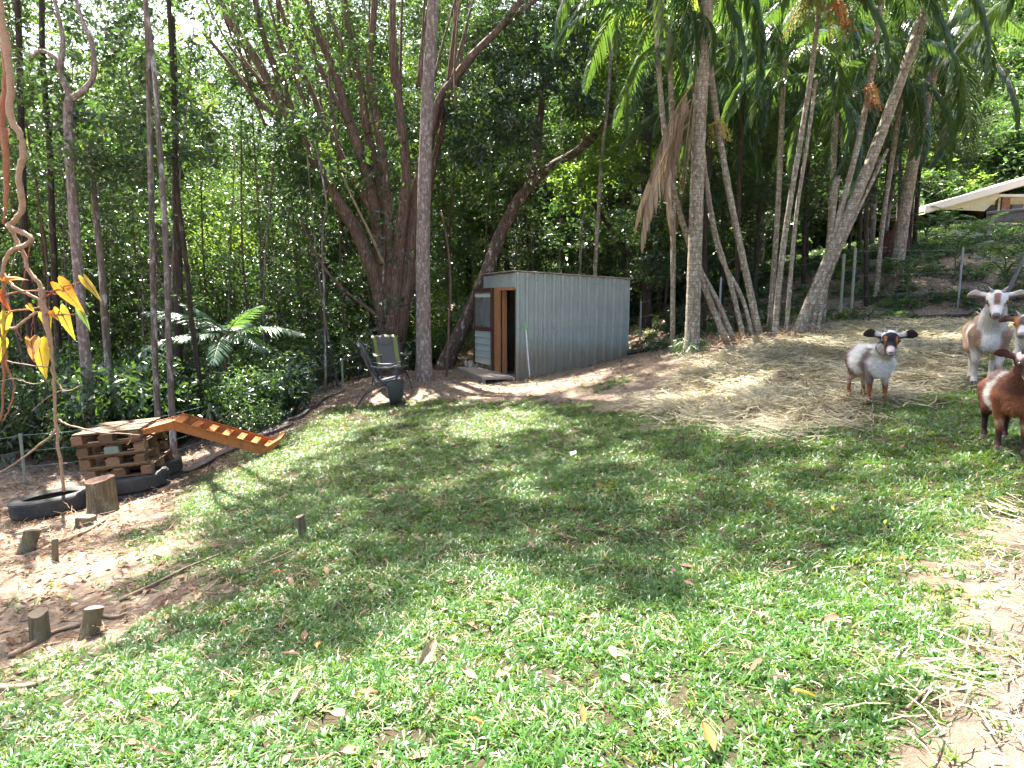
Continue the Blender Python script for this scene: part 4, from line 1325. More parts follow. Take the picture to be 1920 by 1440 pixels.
def lean_tree():
    Y = 14.9
    b = ground_at(830, Y)
    t = tree('leaning_tree', 'lichen-spotted tree leaning right behind the shed door with forked limbs', 'tree', b)
    m = M['bark_lean']
    P = [b - Vector((0, 0, .15)), at(836, 680, Y), at(870, 610, Y), at(903, 535, Y + .25), at(932, 455, Y + .6), at(962, 392, Y + .8), at(992, 348, Y + .9)]
    obj('trunk', limb_mesh('lean_trunk', spline(P, 6), .185, .13, m, 12, .05, .3), t, True)
    for pts, r0, r1, dy in (([(985, 358), (1030, 315), (1080, 285), (1130, 240), (1165, 195), (1210, 145), (1260, 90)], .125, .065, .9),
                            ([(990, 352), (1004, 300), (1012, 230), (1022, 150), (1050, 70), (1072, -30)], .11, .06, .95),
                            ([(1165, 195), (1150, 150), (1142, 80), (1120, -10)], .045, .02, .9),
                            ([(1140, 235), (1150, 170), (1160, 90), (1155, 0)], .04, .02, .85),
                            ([(1140, 190), (1115, 160), (1085, 145)], .02, .01, .85),
                            ([(1075, 300), (1100, 355), (1125, 400), (1160, 450), (1190, 490)], .07, .05, 1.6)):
        obj('limb', limb_mesh('lean_limb', px_path(pts, Y + dy, 5), r0, r1, m if dy < 1.2 else M['bark_dark'], 8), t, True)
    bl = [(at(890, 200, 14.4), (.8, .6, .5), 110), (at(985, 150, 14.8), (.9, .6, .6), 130), (at(880, 285, 14.2), (.6, .5, .35), 80), (at(960, 240, 14.3), (.7, .5, .4), 90),
          (at(1050, 90, 15), (.8, .6, .6), 110), (at(1090, 190, 14.8), (.5, .5, .35), 60), (at(940, 70, 15), (1.0, .7, .5), 110), (at(1090, 10, 15.2), (.9, .7, .5), 100)]
    obj('crown', crown_mesh('lean_crown', blob_points(bl), M['leaf_dark'], 10, .34, .135, .062, .45), t, True)
    bl = [(at(1150, 300, 15.5), (.8, .8, .8), 120), (at(1120, 180, 15.8), (.8, .8, .9), 120), (at(1170, 60, 16), (.9, .8, .9), 120), (at(1080, 340, 15.8), (.7, .8, .6), 90)]
    obj('crown', crown_mesh('lean_crown_bright', blob_points(bl), M['leaf_bright'], 9, .34, .15, .06, .3), t, True)
    return t
T_LEAN = lean_tree()

# ---------------- slender trees of the left and middle that can be told apart
def slim(label, pts, Y, r0, r1, mat, branches=(), crown=(), leaf='leaf', name='slender_tree', group=None, rise=5.0):
    b0, b = down_to_ground(pts, Y)
    t = tree(name, label, 'tree', b, group)
    P = [b0] + [at(p[0], p[1], p[2] if len(p) > 2 else Y) for p in pts[1:]]
    d = (P[-1] - P[-2]).normalized()
    if pts[-1][1] < 30 and rise:
        P.append(P[-1] + d * rise * .5); P.append(P[-1] + (d + Vector((.1, 0, .3))).normalized() * rise * .5)
    obj('trunk', limb_mesh('slim_trunk', spline(P, 5), r0 * .8, r1 * .8, M[mat], 9, .04, .3), t, True)
    for bp, br0, br1 in branches:
        obj('limb', limb_mesh('slim_limb', px_path(bp, Y, 4), br0, br1, M[mat], 7), t, True)
    if crown:
        obj('crown', crown_mesh('slim_crown', blob_points([(at(c[0], c[1], c[2]), (c[3], c[3], c[3] * .7), c[4]) for c in crown]), M[leaf], 9, .34, .13, .052, .3), t, True)
    return t
LEFT = [
    slim('pale speckled trunk forking into a Y near the left edge', [(170, 800), (165, 720), (155, 620), (147, 520), (138, 400), (130, 280), (128, 200), (135, 182)], 9.6, .10, .075, 'bark_pale',
         [([(134, 190), (115, 140), (105, 110), (75, 95), (55, 115)], .045, .02), ([(112, 135), (118, 80), (112, 40), (100, -10)], .04, .025), ([(134, 186), (158, 168), (176, 140), (172, 80), (155, 40), (140, -10)], .05, .025)],
         [(150, 60, 9.8, .6, 70), (60, 150, 9.9, .5, 50), (200, 90, 9.8, .5, 50), (120, 330, 9.9, .5, 40), (200, 300, 9.6, .5, 50)], 'leaf_mid'),
    slim('mottled trunk just right of the Y-forked pale tree', [(214, 800), (205, 700), (198, 620), (190, 500), (178, 380), (170, 260)], 10.2, .075, .05, 'bark_grey', (), [(170, 250, 10.2, .7, 90), (215, 330, 10.2, .6, 70)], 'leaf'),
    slim('thin grey trunk rising straight above the pallets', [(296, 800), (292, 700), (288, 560), (284, 400), (281, 250), (278, 100), (272, -20)], 9.4, .055, .04, 'bark_grey', (), [(290, 60, 9.6, .8, 100), (250, 150, 9.6, .6, 60), (420, 20, 13, 1.1, 130), (370, 60, 13.5, .9, 90), (200, 20, 11, .8, 80)], 'leaf'),
    slim('thin speckled trunk rising behind the orange ramp', [(326, 870), (322, 760), (316, 620), (312, 480), (305, 350), (297, 240), (290, 140), (270, -20)], 9.3, .06, .035, 'bark_grey', (), [(340, 120, 9.6, .7, 80)], 'leaf_dark'),
    slim('dark slim trunk bowing beside the feathery fern tree', [(380, 780), (372, 700), (358, 590), (350, 500), (340, 420), (330, 330), (327, 200), (320, 60), (315, -20)], 10.5, .05, .04, 'bark_dark', (), [(350, 250, 10.5, .7, 90), (400, 160, 10.8, .9, 110)], 'leaf_dark'),
    slim('dark upright trunk behind the thin speckled one', [(335, 800), (336, 600), (333, 450), (330, 330), (328, 200), (322, 30)], 12.0, .10, .07, 'bark_dark', (), [(300, 330, 12.4, .9, 100), (210, 60, 13, 1.1, 140), (440, 90, 15, 1.2, 150), (330, 150, 14, 1.0, 110), (500, 20, 16, 1.2, 130)], 'leaf'),
    slim('slim trunk at the far left behind the hanging vine', [(62, 820), (60, 700), (52, 560), (45, 400), (40, 250), (35, 60), (30, -20)], 10.8, .07, .05, 'bark_dark', (), [(40, 120, 11, .9, 110), (60, 260, 11, .8, 90)], 'leaf_mid'),
    slim('short grey trunk between the vine and the Y-forked tree', [(118, 800), (112, 700), (105, 560), (98, 420), (92, 260), (80, 120), (78, -20)], 12.2, .08, .05, 'bark_dark', (), [(90, 200, 12.2, 1.0, 120)], 'leaf'),
    slim('crooked pale sapling in the gap left of the big tree', [(612, 760), (610, 680), (608, 560), (604, 450), (612, 380), (598, 300), (590, 220)], 12.6, .03, .02, 'bark_grey', (), [(600, 250, 12.8, .5, 60)], 'leaf_mid', rise=0),
    slim('yellowish slim trunk rising above the shed roof', [(1114, 660), (1116, 510), (1122, 400), (1128, 300), (1140, 180), (1148, 60), (1152, -20)], 15.2, .06, .045, 'bark_palm', (), [(1140, 30, 15.4, .8, 80)], 'leaf_bright'),
    slim('thin trunk behind the shed left of the yellowish one', [(1085, 660), (1088, 500), (1092, 380), (1094, 250), (1096, 160)], 15.8, .045, .03, 'bark_grey', (), [(1090, 180, 15.8, .7, 80)], 'leaf_mid', rise=0),
    slim('brown bent sapling between the pale trunk and leaning tree', [(836, 690), (842, 600), (845, 520), (838, 450), (828, 400)], 12.9, .03, .02, 'bark_brown', (), [(832, 400, 13, .35, 40)], 'leaf_dark', rise=0),
    slim('stout dark trunk behind the shed at its right end', [(1210, 660), (1212, 560), (1214, 440), (1210, 320), (1216, 200), (1220, 60), (1222, -20)], 16.5, .17, .13, 'bark_dark', (), [(1200, 420, 16, .8, 90), (1230, 500, 15.5, .7, 90)], 'leaf_dark'),
]

# ---------------- generic forest trees behind, sharing meshes
def forest():
    rg = np.random.default_rng(21)
    kinds, DK = [], []
    for k in range(7):
        h = [9, 11, 13, 10, 12, 14, 8][k]
        bend = rg.normal(size=2) * .35
        P = [Vector((0, 0, -.3)), Vector((bend[0] * .3, bend[1] * .3, h * .3)), Vector((bend[0], bend[1], h * .65)), Vector((bend[0] * 1.8, bend[1] * 1.5, h))]
        Q = spline(P, 6)
        mb = MB().tube(Q, lerp_list([.10, .13, .09, .11, .14, .12, .07][k], .025, len(Q)), 8, rough=.06)
        tips = []
        for b in range(9):
            f = rg.uniform(.28, .95)
            p = Q[int(f * (len(Q) - 1))]
            a = rg.uniform(0, 6.28); l = rg.uniform(.9, 2.2) * (1.1 - .4 * f)
            q = p + Vector((math.cos(a) * l, math.sin(a) * l, l * rg.uniform(.1, .6)))
            mb.tube(spline([p, p.lerp(q, .5) + Vector((0, 0, .12)), q], 3), lerp_list(.03, .01, 7), 5)
            tips.append((q, f))
        bl = []
        for q, f in tips:
            r = rg.uniform(.55, 1.0)
            bl.append((q, (r, r, r * .6), int(95 * r * r + 30)))
        bl.append((Q[-1], (1.3, 1.3, 1.1), 190))
        bl.append((Q[int(len(Q) * .75)], (1.3, 1.3, 1.3), 160))
        pts = blob_points(bl, rg)
        V, F = twigs(pts, 10, .34, .105, .044, .3, rg)
        mat = [M['leaf'], M['leaf_mid'], M['leaf'], M['leaf_bright'], M['leaf_mid'], M['leaf'], M['leaf_mid']][k]
        kinds.append((mb.mesh('forest_trunk', M[['bark_dark', 'bark_grey', 'bark_brown', 'bark_grey', 'bark_dark', 'bark_grey', 'bark_brown'][k]], True),
                      mesh_np('forest_crown', V, F, mat)))
        DK.append(mesh_np('dark_crown', V * np.array([1, 1, .8]), F, M['leaf_dark'] if k % 3 else M['leaf']))
    # dark trees close behind the palms
    DT = MB().tube(spline([Vector((0, 0, -.3)), Vector((.1, 0, 4)), Vector((-.1, .1, 9))], 6), lerp_list(.085, .03, 13), 8, rough=.06).mesh('dark_trunk', M['bark_dark'], True)
    for i, (px, Y) in enumerate(((1235, 17.5), (1290, 15.2), (1350, 16.5), (1410, 15.0), (1450, 17.8), (1500, 15.6), (1545, 17.2), (1600, 15.8), (1640, 18.2), (1690, 17.0), (1700, 18.5), (1380, 19.5), (1480, 20.5), (1580, 20.5), (1310, 20.0))):
        X = (px - 960) / FPX * Y
        t = tree('forest_tree', 'dark leafy forest tree in the shade behind the palm stems', 'tree', (X, Y, hz1(X, Y)), 'dark trees behind the palms')
        s = rg.uniform(.5, .72)
        t.rotation_euler = (0, 0, rg.uniform(0, 6.28)); t.scale = (s * 1.25, s * 1.25, s)
        obj('trunk', DT, t); obj('crown', DK[i % 7], t)
    pos = []
    tries = 0
    while len(pos) < 115 and tries < 6000:
        tries += 1
        Y = 14.5 + 34 * rg.uniform() ** 1.35
        u = rg.uniform(-.98, .62)
        X = u * Y
        if Y > 27 and X > 5: continue
        if u > .28 and Y < 18: continue
        if abs(X - 1.2) < 2.2 and Y < 16.8: continue
        zz = hz1(X, Y)
        col_ = np.array([(X, Y, zz + q) for q in np.arange(2.5, 15, .8)])
        if any(ray_near(col_, c, r + .9).any() for c, r in SUN_GAPS): continue
        if any((X - a) ** 2 + (Y - b) ** 2 < (1.15 + .015 * Y) ** 2 for a, b in pos): continue
        pos.append((X, Y))
    for i, (X, Y) in enumerate(pos):
        k = int(rg.integers(0, 7))
        far = Y > 24
        lab = 'forest tree in the dense far stand behind the clearing' if far else 'slender forest tree just behind the clearing edge'
        t = tree('forest_tree', lab, 'tree', (X, Y, hz1(X, Y)), 'far forest trees' if far else 'near forest trees')
        s = rg.uniform(.85, 1.15) * (1.25 if far else 1.0)
        if far and 180 < 960 + FPX * X / Y < 720: s *= .97
        t.rotation_euler = (rg.normal() * .04, rg.normal() * .04, rg.uniform(0, 6.28))
        t.scale = (s, s, s * rg.uniform(.9, 1.1))
        obj('trunk', kinds[k][0], t); obj('crown', kinds[k][1], t)
    # slim saplings: bare rods with a few leaves
    sk = []
    for k in range(4):
        h = [5, 6.5, 4.2, 7.5][k]
        P = spline([Vector((0, 0, -.2)), Vector((rg.normal() * .1, rg.normal() * .1, h * .4)), Vector((rg.normal() * .2, rg.normal() * .2, h))], 7)
        bl = [(P[-1], (.5, .5, .8), 30)] + [(P[int(len(P) * f)], (.55, .55, .35), 9) for f in (.3, .45, .6, .75)]
        V, F = twigs(blob_points(bl, rg), 8, .36, .13, .055, .35, rg)
        sk.append((MB().tube(P, lerp_list([.026, .036, .022, .042][k], .010, len(P)), 6, rough=.06).mesh('sapling_stem', M[['bark_grey', 'bark_grey', 'bark_lean', 'bark_brown'][k]], True),
                   mesh_np('sapling_crown', V, F, M[['leaf', 'leaf_mid', 'leaf_dark', 'leaf'][k]])))
    n = 0
    while n < 210:
        Y = rg.uniform(12.3, 24); u = rg.uniform(-.9, .25); X = u * Y
        if -2.0 < X < 4.2 and Y < 17.2: continue
        if X > -3.4 and Y < 13.0: continue
        if X < -3 and Y < 10.2: continue
        k = int(rg.integers(0, 4))
        t = tree('sapling', 'thin upright sapling in the undergrowth of the forest edge', 'tree', (X, Y, hz1(X, Y)), 'forest edge saplings')
        t.rotation_euler = (rg.normal() * .05, rg.normal() * .05, rg.uniform(0, 6.28))
        s = rg.uniform(.75, 1.2); t.scale = (s, s, s)
        obj('stem', sk[k][0], t); obj('crown', sk[k][1], t)
        n += 1
    # shrubs along the fence
    shk = []
    for k in range(5):
        bl = [((0, 0, .35), (.5, .5, .38), 80), ((.25, .1, .55), (.35, .35, .3), 45), ((-.2, -.15, .5), (.35, .35, .3), 45)]
        V, F = twigs(blob_points(bl, rg), 9, .28, [.085, .07, .11, .065, .09][k], [.036, .03, .05, .026, .036][k], .3, rg)
        st = MB()
        for b in range(6):
            a = rg.uniform(0, 6.28)
            st.tube(spline([Vector((0, 0, -.05)), Vector((.12 * math.cos(a), .12 * math.sin(a), .3)), Vector((.3 * math.cos(a), .3 * math.sin(a), .65))], 3), lerp_list(.012, .005, 7), 5)
        shk.append((mesh_np('shrub_leaves', V, F, M[['leaf', 'leaf_mid', 'leaf_dark', 'leaf_mid', 'leaf_dark'][k]]), st.mesh('shrub_stems', M['bark_dark'])))
    spots = []
    for _ in range(150):
        px = rg.uniform(-160, 1290); Y = rg.uniform(11.5, 21)
        if 850 < px < 1260 and Y < 16.4: continue
        if px > 590 and Y < 14.0: continue
        if 760 < px < 900 and Y < 16.5: continue
        if px < 360 and Y < 8.6: continue
        spots.append((px, Y))
    for _ in range(34):
        spots.append((rg.uniform(-200, 560), rg.uniform(9.6, 11.8)))
    for i, (px, Y) in enumerate(spots):
        x = (px - 960) / FPX * Y
        if pdist(LAWN, np.array([x]), np.array([Y]))[0] > -.5: continue
        k = int(rg.choice(5, p=[.34, .24, .26, .08, .08]))
        t = thing('forest_shrub', 'leafy dark green shrub in the shade beyond the wire fence', 'shrub', (x, Y, hz1(x, Y) - .03), rg.uniform(0, 6.28), 'forest edge shrubs')
        s = rg.uniform(.7, 1.5); t.scale = (s, s, s * rg.uniform(.8, 1.3))
        obj('foliage', shk[k][0], t); obj('stem', shk[k][1], t)
    # understory foliage between the trunks that reads as one mass
    sp = []
    for k in range(6):
        V, F = twigs(blob_points([((0, 0, 0), (.8, .8, .5), 75)], rg), 8, .34, .10, .042, .3, rg)
        sp.append(mesh_np('understory_spray', V, F, M[['leaf', 'leaf_mid', 'leaf', 'leaf_bright', 'leaf_dark', 'leaf'][k]]))
    P, S = [], []
    for _ in range(2300):
        Y = rg.uniform(15.5, 52); X = rg.uniform(-.95, .42) * Y
        if Y > 26 and X > 6: continue
        z = hz1(X, Y)
        hh = rg.uniform(.1, 3.0) if rg.uniform() < .22 else rg.uniform(2.5, 9 + .1 * Y)
        if X > 2.2 and Y < 17.5: continue
        if -1.5 < X < 4.5 and Y < 16.8 and hh < 3: continue
        qx, qy = 960 + FPX * X / Y, 560 - FPX * (z + hh - CAMZ) / Y
        if 180 < qx < 720 and qy < 330 and rg.uniform() < .12: continue
        P.append((X, Y, z + hh)); S.append(rg.uniform(.8, 1.5) * (1 + max(0, Y - 22) * .018))
    P = np.array(P); S = np.array(S)
    k = sun_ok(P); P, S = P[k], S[k]
    n = len(P)
    rot = np.stack([rg.normal(size=n) * .3, rg.normal(size=n) * .3, rg.uniform(0, 6.28, n)], -1)
    scatter('understory_foliage', P, rot, S, rg.integers(0, 6, n), sp, 'dense mass of green understory leaves filling the forest depth', 'foliage')
forest()

# ---------------- unseen canopy overhead, shaped to shade the lawn, gaps above the sunlit patches
def canopy():
    rg = np.random.default_rng(5)
    gx, gy = np.meshgrid(np.arange(-10, 12, .40), np.arange(-1.5, 14.5, .40))
    x = gx.ravel() + rg.uniform(-.2, .2, gx.size); y = gy.ravel() + rg.uniform(-.2, .2, gx.size)
    far_ok = np.ones(len(x), bool)
    keep = ~lit(x, y)
    soft = straw_d(x, y) * sstep(2.5, 4.0, x)                # thin canopy above the straw by the goats
    keep &= rg.uniform(size=len(x)) < .93 - .6 * soft
    keep &= wob(x, y, 3.0, 6.) < .72
    x, y = x[keep], y[keep]
    h = rg.uniform(15.0, 20.0, len(x))
    z = hz(x, y)
    t = h / sun_dir.z
    C = np.stack([x + sun_dir.x * t, y + sun_dir.y * t, z + h], -1)
    # more canopy, mostly out of view, added to darken the lower forest
    m = 1100
    fx, fy = rg.uniform(-24, 9, m), rg.uniform(13.5, 28, m)
    hh = rg.uniform(11.5, 15, m)
    tt = hh / sun_dir.z
    E = np.stack([fx + sun_dir.x * tt, fy + sun_dir.y * tt, hz(fx, fy) + hh], -1)
    E = E[(560 - FPX * (E[:, 2] - CAMZ) / E[:, 1] < -20) | (rg.uniform(size=m) < .4)]
    C = np.concatenate([C, E])
    # twigs round every clump, again tested against the gaps
    n = 8
    Q = (C[:, None] + rg.normal(size=(len(C), n, 3)) * np.array([.24, .24, .3])).reshape(-1, 3)
    Q = Q[sun_ok(Q)]
    owners = [T_BIG, T_PALE, T_LEAN] + LEFT[:8] + [LEFT[9]]
    tops = [Vector((-4.5, 14.8, 13)), Vector((-1.2, 12.8, 13)), Vector((1.8, 16.5, 12))] + [Vector((o.location.x, o.location.y, 8)) for o in owners[3:]]
    T = np.array([t_[:] for t_ in tops])
    own = np.argmin(((Q[:, None, :2] - T[None, :, :2]) ** 2).sum(-1), axis=1)
    for i, o in enumerate(owners):
        q = Q[own == i]
        if len(q) < 5: continue
        V, F = twigs(q, 9, .42, .17, .085, .2, rg, up=.35)
        obj('crown', mesh_np('shade_canopy_crown', V, F, M[['leaf_mid', 'leaf', 'leaf_mid'][i % 3]]), o, True)  # leaf clumps placed for their shade, hung on the visible trees
        # branches carrying the clumps
        mb = MB()
        src = tops[i]
        for c in q[:: max(1, len(q) // 26)]:
            c = Vector(c)
            S = spline([src, src.lerp(c, .5) + Vector((0, 0, .3)), c], 3)
            if sun_ok(np.array([p[:] for p in spline(S, 3)])).all():
                mb.tube(S, lerp_list(.035, .01, 7), 5)
        if mb.v: obj('branches', mb.mesh('shade_canopy_branches', M['bark_grey']), o, True)
    print('canopy twigs', len(Q))
canopy()

# ================================================================== PALMS
def frond_arrays(L, n, ll, lw, droop, ldroop, rng, arch=.9, keel=.5):
    "a pinnate frond along +x; returns verts, quads for leaflets and the rachis path"
    pts = []
    p = np.array([0., 0, 0]); el = arch
    N_ = 14
    for i in range(N_ + 1):
        pts.append(p.copy())
        e = el - (droop) * (i / N_)
        p = p + np.array([math.cos(e), 0, math.sin(e)]) * L / N_
    pts = np.array(pts)
    V, F = [], []
    for k in range(n):
        f = .14 + .86 * (k + .5) / n
        x = f * N_
        i = min(int(x), N_ - 1)
        c = pts[i] + (pts[i + 1] - pts[i]) * (x - i)
        tg = (pts[i + 1] - pts[i]); tg = tg / np.linalg.norm(tg)
        l = ll * math.sin(math.pi * (.18 + .78 * f)) ** .7 * rng.uniform(.85, 1.12)
        for s in (-1, 1):
            d = tg * (.55 + .5 * f) + np.array([0, s * (1.05 - .3 * f), 0]) + np.array([0, 0, keel * .35]) + rng.normal(size=3) * .07
            d = d / np.linalg.norm(d)
            q = c.copy(); o = len(V)
            w = np.cross(d, [0, 0, 1.]); w = w / np.linalg.norm(w)
            w = w * .8 + np.array([0, 0, .6]) * s * rng.uniform(.2, 1.)
            w = w / np.linalg.norm(w)
            for j, ww in enumerate((.35, 1.0, .85, .05)):
                V += [q + w * lw * ww / 2, q - w * lw * ww / 2]
                d = d + np.array([0, 0, -ldroop * .42]); d = d / np.linalg.norm(d)
                q = q + d * l / 3
            for j in range(3):
                F.append((o + 2 * j, o + 2 * j + 1, o + 2 * j + 3, o + 2 * j + 2))
    return np.array(V), np.array(F), pts
def frond_mesh(name, L, n, ll, lw, droop, ldroop, rng, mat, stem, arch=.9, keel=.5):
    V, F, pts = frond_arrays(L, n, ll, lw, droop, ldroop, rng, arch, keel)
    mb = MB()
    mb.add(V, F, 0)
    mb.tube([Vector(p) for p in pts], lerp_list(.018, .004, len(pts)), 5, mi=1)
    return mb.mesh(name, [mat, stem])
def palms():
    rg = np.random.default_rng(14)
    green = plain('palm_rachis', (.10, .13, .04), .6)
    dry = plain('dry_rachis', (.22, .15, .08), .7)
    FR = [frond_mesh('palm_frond', 2.1, 30, .44, .05, 1.9 + .3 * k, 1.0 + .2 * k, rg, M['palm'], green, 1.0 - .25 * k) for k in range(4)]
    FD = [frond_mesh('palm_frond_drooping', 2.2, 30, .42, .048, 1.3, 1.15, rg, M['palm'], green, -.05 - .3 * k) for k in range(3)]
    FY = frond_mesh('palm_frond_young', 1.7, 26, .4, .045, 1.6, .9, rg, leafmat('young_frond', [(.09, .16, .02), (.16, .22, .03)], trans=(.5, .6, .05), tfac=.45), green, 1.1)
    DRY = [frond_mesh('dead_frond', 1.9, 30, .5, .026, .75, 2.2, rg, M['palm_dry'], dry, -.75 - .14 * k, -.3) for k in range(3)]
    def crown(t, top, n, s=1.0, low=.5, young=0):
        for k in range(n):
            a = 2.4 * k + rg.uniform(-.3, .3)
            me = FY if k < young else (FD[k % 3] if k >= n * (1 - low) else FR[k % 4])
            o = obj('frond', me, t, True)
            o.location = top + Vector((0, 0, -.12 * (k / n)))
            o.rotation_euler = (rg.normal() * .12, rg.normal() * .12, a)
            ss = s * rg.uniform(.85, 1.12); o.scale = (ss, ss, ss)
        obj('crownshaft', MB().tube([top - Vector((0, 0, .55)), top - Vector((0, 0, .15)), top + Vector((0, 0, .12))], [.055 * s, .07 * s, .03 * s], 9).mesh('crownshaft', mottle('crownshaft', (.12, .16, .06), (.17, .2, .09), 9), True), t, True)
    def fruit(t, top, col, n=22, L=.55, dirx=(1, 0)):
        cm = mottle('palm_fruit', tuple(c * .8 for c in col), col, 20, rough=.5)
        stem = plain('fruit_stalk', (.34, .24, .06), .6)
        mb = MB()
        for k in range(n):
            a = rg.uniform(-1.2, 1.2); l = L * rg.uniform(.6, 1.1)
            d = Vector((math.cos(a) * dirx[0] - math.sin(a) * dirx[1], math.sin(a) * dirx[0] + math.cos(a) * dirx[1], .2)) * .45 * l
            P = spline([top, top + d, top + d * 1.6 - Vector((0, 0, l * .7))], 4)
            mb.tube(P, .0045, 4, mi=1)
            for q in P[4:]:
                for _ in range(2):
                    mb.ball(q + Vector(rg.normal(size=3) * .016), .011, 6, 4)
        obj('fruit_cluster', mb.mesh('fruit_cluster', [cm, stem]), t, True)
    pm = M['bark_palm']
    def stems(t, specs, Y):
        tops = []
        for pts, r0, r1 in specs:
            b0, b = down_to_ground(pts, Y)
            P = [b0] + [at(p[0], p[1], p[2] if len(p) > 2 else Y) for p in pts[1:]]
            S = spline(P, 6)
            rad = [(r0 + (r1 - r0) * (i / len(S))) * (1 + .35 * math.exp(-(S[i].z - b.z) / .12)) * (1.03 if i % 2 else .985) for i in range(len(S))]
            obj('stem', MB().tube(S, rad, 10, rough=.03).mesh('palm_stem', pm, True), t, True)
            tops.append(P[-1])
        return tops
    def rootmat(t, px0, px1, Y):
        a, b = ground_at(px0, Y), ground_at(px1, Y)
        V, F = [], []
        pts = [a.lerp(b, rg.uniform(0, 1)) + Vector((rg.normal() * .12, rg.normal() * .22, rg.uniform(0, .12))) for _ in range(230)]
        Vn, Fn = twigs(np.array([p[:] for p in pts]), 5, .3, .22, .012, .5, rg)
        obj('root_skirt', mesh_np('root_skirt', Vn, Fn, M['litter']), t, True)
    # the stout palm with hanging dead fronds
    Y = 10.6
    t = thing('palm_tree', 'stout pale palm with a skirt of dead brown fronds, right of the shed', 'palm', ground_at(1296, Y))
    tp = stems(t, [([(1296, 658), (1299, 600), (1302, 500), (1306, 380), (1312, 220), (1322, 60), (1332, -120)], .122, .10)], Y)
    crown(t, tp[0], 10, 1.25, .4)
    sk = at(1303, 165, Y)
    for k in range(9):
        o = obj('dead_frond', DRY[k % 3], t, True)
        a = R(150) + k * .24
        o.location = sk + Vector((.08 * math.cos(a), .08 * math.sin(a), -.25 + rg.uniform(-.3, .35)))
        o.rotation_euler = (rg.normal() * .15, rg.normal() * .08 + .08, a)
        s = rg.uniform(.8, 1.15); o.scale = (s, s * .55, s)
    obj('moss', mesh_np('palm_base_moss', *twigs(np.array([(ground_at(1296, Y) + Vector((.22 * math.cos(a), .22 * math.sin(a), rg.uniform(0, .22))))[:] for a in np.linspace(0, 6.2, 60)]), 6, .1, .2, .014, .6, rg), M['leaf_mid']), t, True)
    # clump left
    Y = 10.9
    t = thing('clumping_palm', 'clump of pale palm stems leaning left beside the stout palm', 'palm', ground_at(1395, Y))
    tp = stems(t, [([(1372, 648), (1335, 575), (1290, 450), (1258, 330), (1240, 190), (1230, 40), (1228, -70)], 0.054, 0.037),
                   ([(1385, 645), (1345, 565), (1310, 500), (1283, 425), (1262, 350)], 0.043, 0.036),
                   ([(1400, 640), (1372, 540), (1340, 430), (1322, 320), (1316, 240)], 0.043, 0.036),
                   ([(1430, 632), (1405, 540), (1375, 400), (1350, 260), (1328, 90), (1318, -60)], 0.061, 0.043),
                   ([(1418, 636), (1392, 560), (1350, 480), (1330, 400)], 0.036, 0.029)], Y)
    crown(t, tp[0], 8, 1.0, .4); crown(t, tp[3], 8, 1.0, .4)
    crown(t, at(1255, 60, 11.3), 9, .95, .5, 2)
    obj('stem', MB().tube(spline([ground_at(1262, 11.5) - Vector((0, 0, .1)), at(1262, 350, 11.4), at(1255, 60, 11.3)], 6), .045, 8).mesh('palm_stem', pm, True), t, True)
    fruit(t, at(1330, 235, 10.8), (.35, .33, .06), 16, .45)
    rootmat(t, 1365, 1440, Y - .1)
    # clump right
    t = thing('clumping_palm', 'clump of leaning pale palm stems with orange fruit, behind the kid goat', 'palm', ground_at(1500, Y))
    tp = stems(t, [([(1488, 640), (1528, 545), (1578, 430), (1635, 295), (1692, 140), (1742, 0), (1765, -70)], 0.098, 0.074),
                   ([(1452, 628), (1463, 510), (1478, 400), (1498, 280), (1522, 130), (1543, -50)], 0.052, 0.037),
                   ([(1473, 632), (1484, 500), (1496, 380), (1515, 260), (1530, 150)], 0.036, 0.029),
                   ([(1500, 632), (1545, 500), (1580, 380), (1612, 255), (1640, 100), (1655, -60)], 0.054, 0.040),
                   ([(1510, 628), (1562, 500), (1606, 400), (1640, 330), (1664, 280)], 0.036, 0.025),
                   ([(1530, 622), (1550, 500), (1560, 420), (1572, 330)], 0.040, 0.032),
                   ([(1515, 630), (1535, 560), (1572, 470), (1610, 370)], 0.054, 0.043)], Y)
    for i in (0, 1, 3):
        crown(t, tp[i], 8, 1.0, .4)
    crown(t, at(1570, 150, 11.6), 9, .95, .6); crown(t, at(1470, 110, 12.0), 8, .95, .6)
    for px, yt in ((1570, 150), (1470, 110)):
        obj('stem', MB().tube(spline([ground_at(px - 30, 11.9) - Vector((0, 0, .1)), at(px - 12, 400, 11.8), at(px, yt, 11.6 if px > 1500 else 12)], 6), .05, 8).mesh('palm_stem', pm, True), t, True)
    fruit(t, at(1535, 12, 10.7), (.30, .30, .06), 30, .62, (-1, -.3)); fruit(t, at(1545, 20, 10.6), (.45, .12, .03), 40, .6, (1, -.2))
    fruit(t, at(1615, 170, 10.7), (.42, .14, .04), 18, .5, (.8, -.4))
    rootmat(t, 1455, 1530, Y - .1)
    # palms further back and to the right
    t = thing('palm_tree', 'white-trunked palm leaning right in front of the hillside', 'palm', ground_at(1690, 14))
    tp = stems(t, [([(1680, 520), (1688, 455), (1700, 370), (1722, 250), (1745, 150), (1765, 60)], .13, .10)], 14)
    crown(t, at(1762, 70, 14), 12, 1.25, .6)
    t = thing('palm_tree', 'dark palm with drooping fronds at the top right corner', 'palm', ground_at(1642, 13.6))
    tp = stems(t, [([(1642, 560), (1655, 420), (1680, 250), (1700, 120)], .05, .04)], 13.6)
    crown(t, at(1700, 125, 13.6), 10, 1.05, .6)
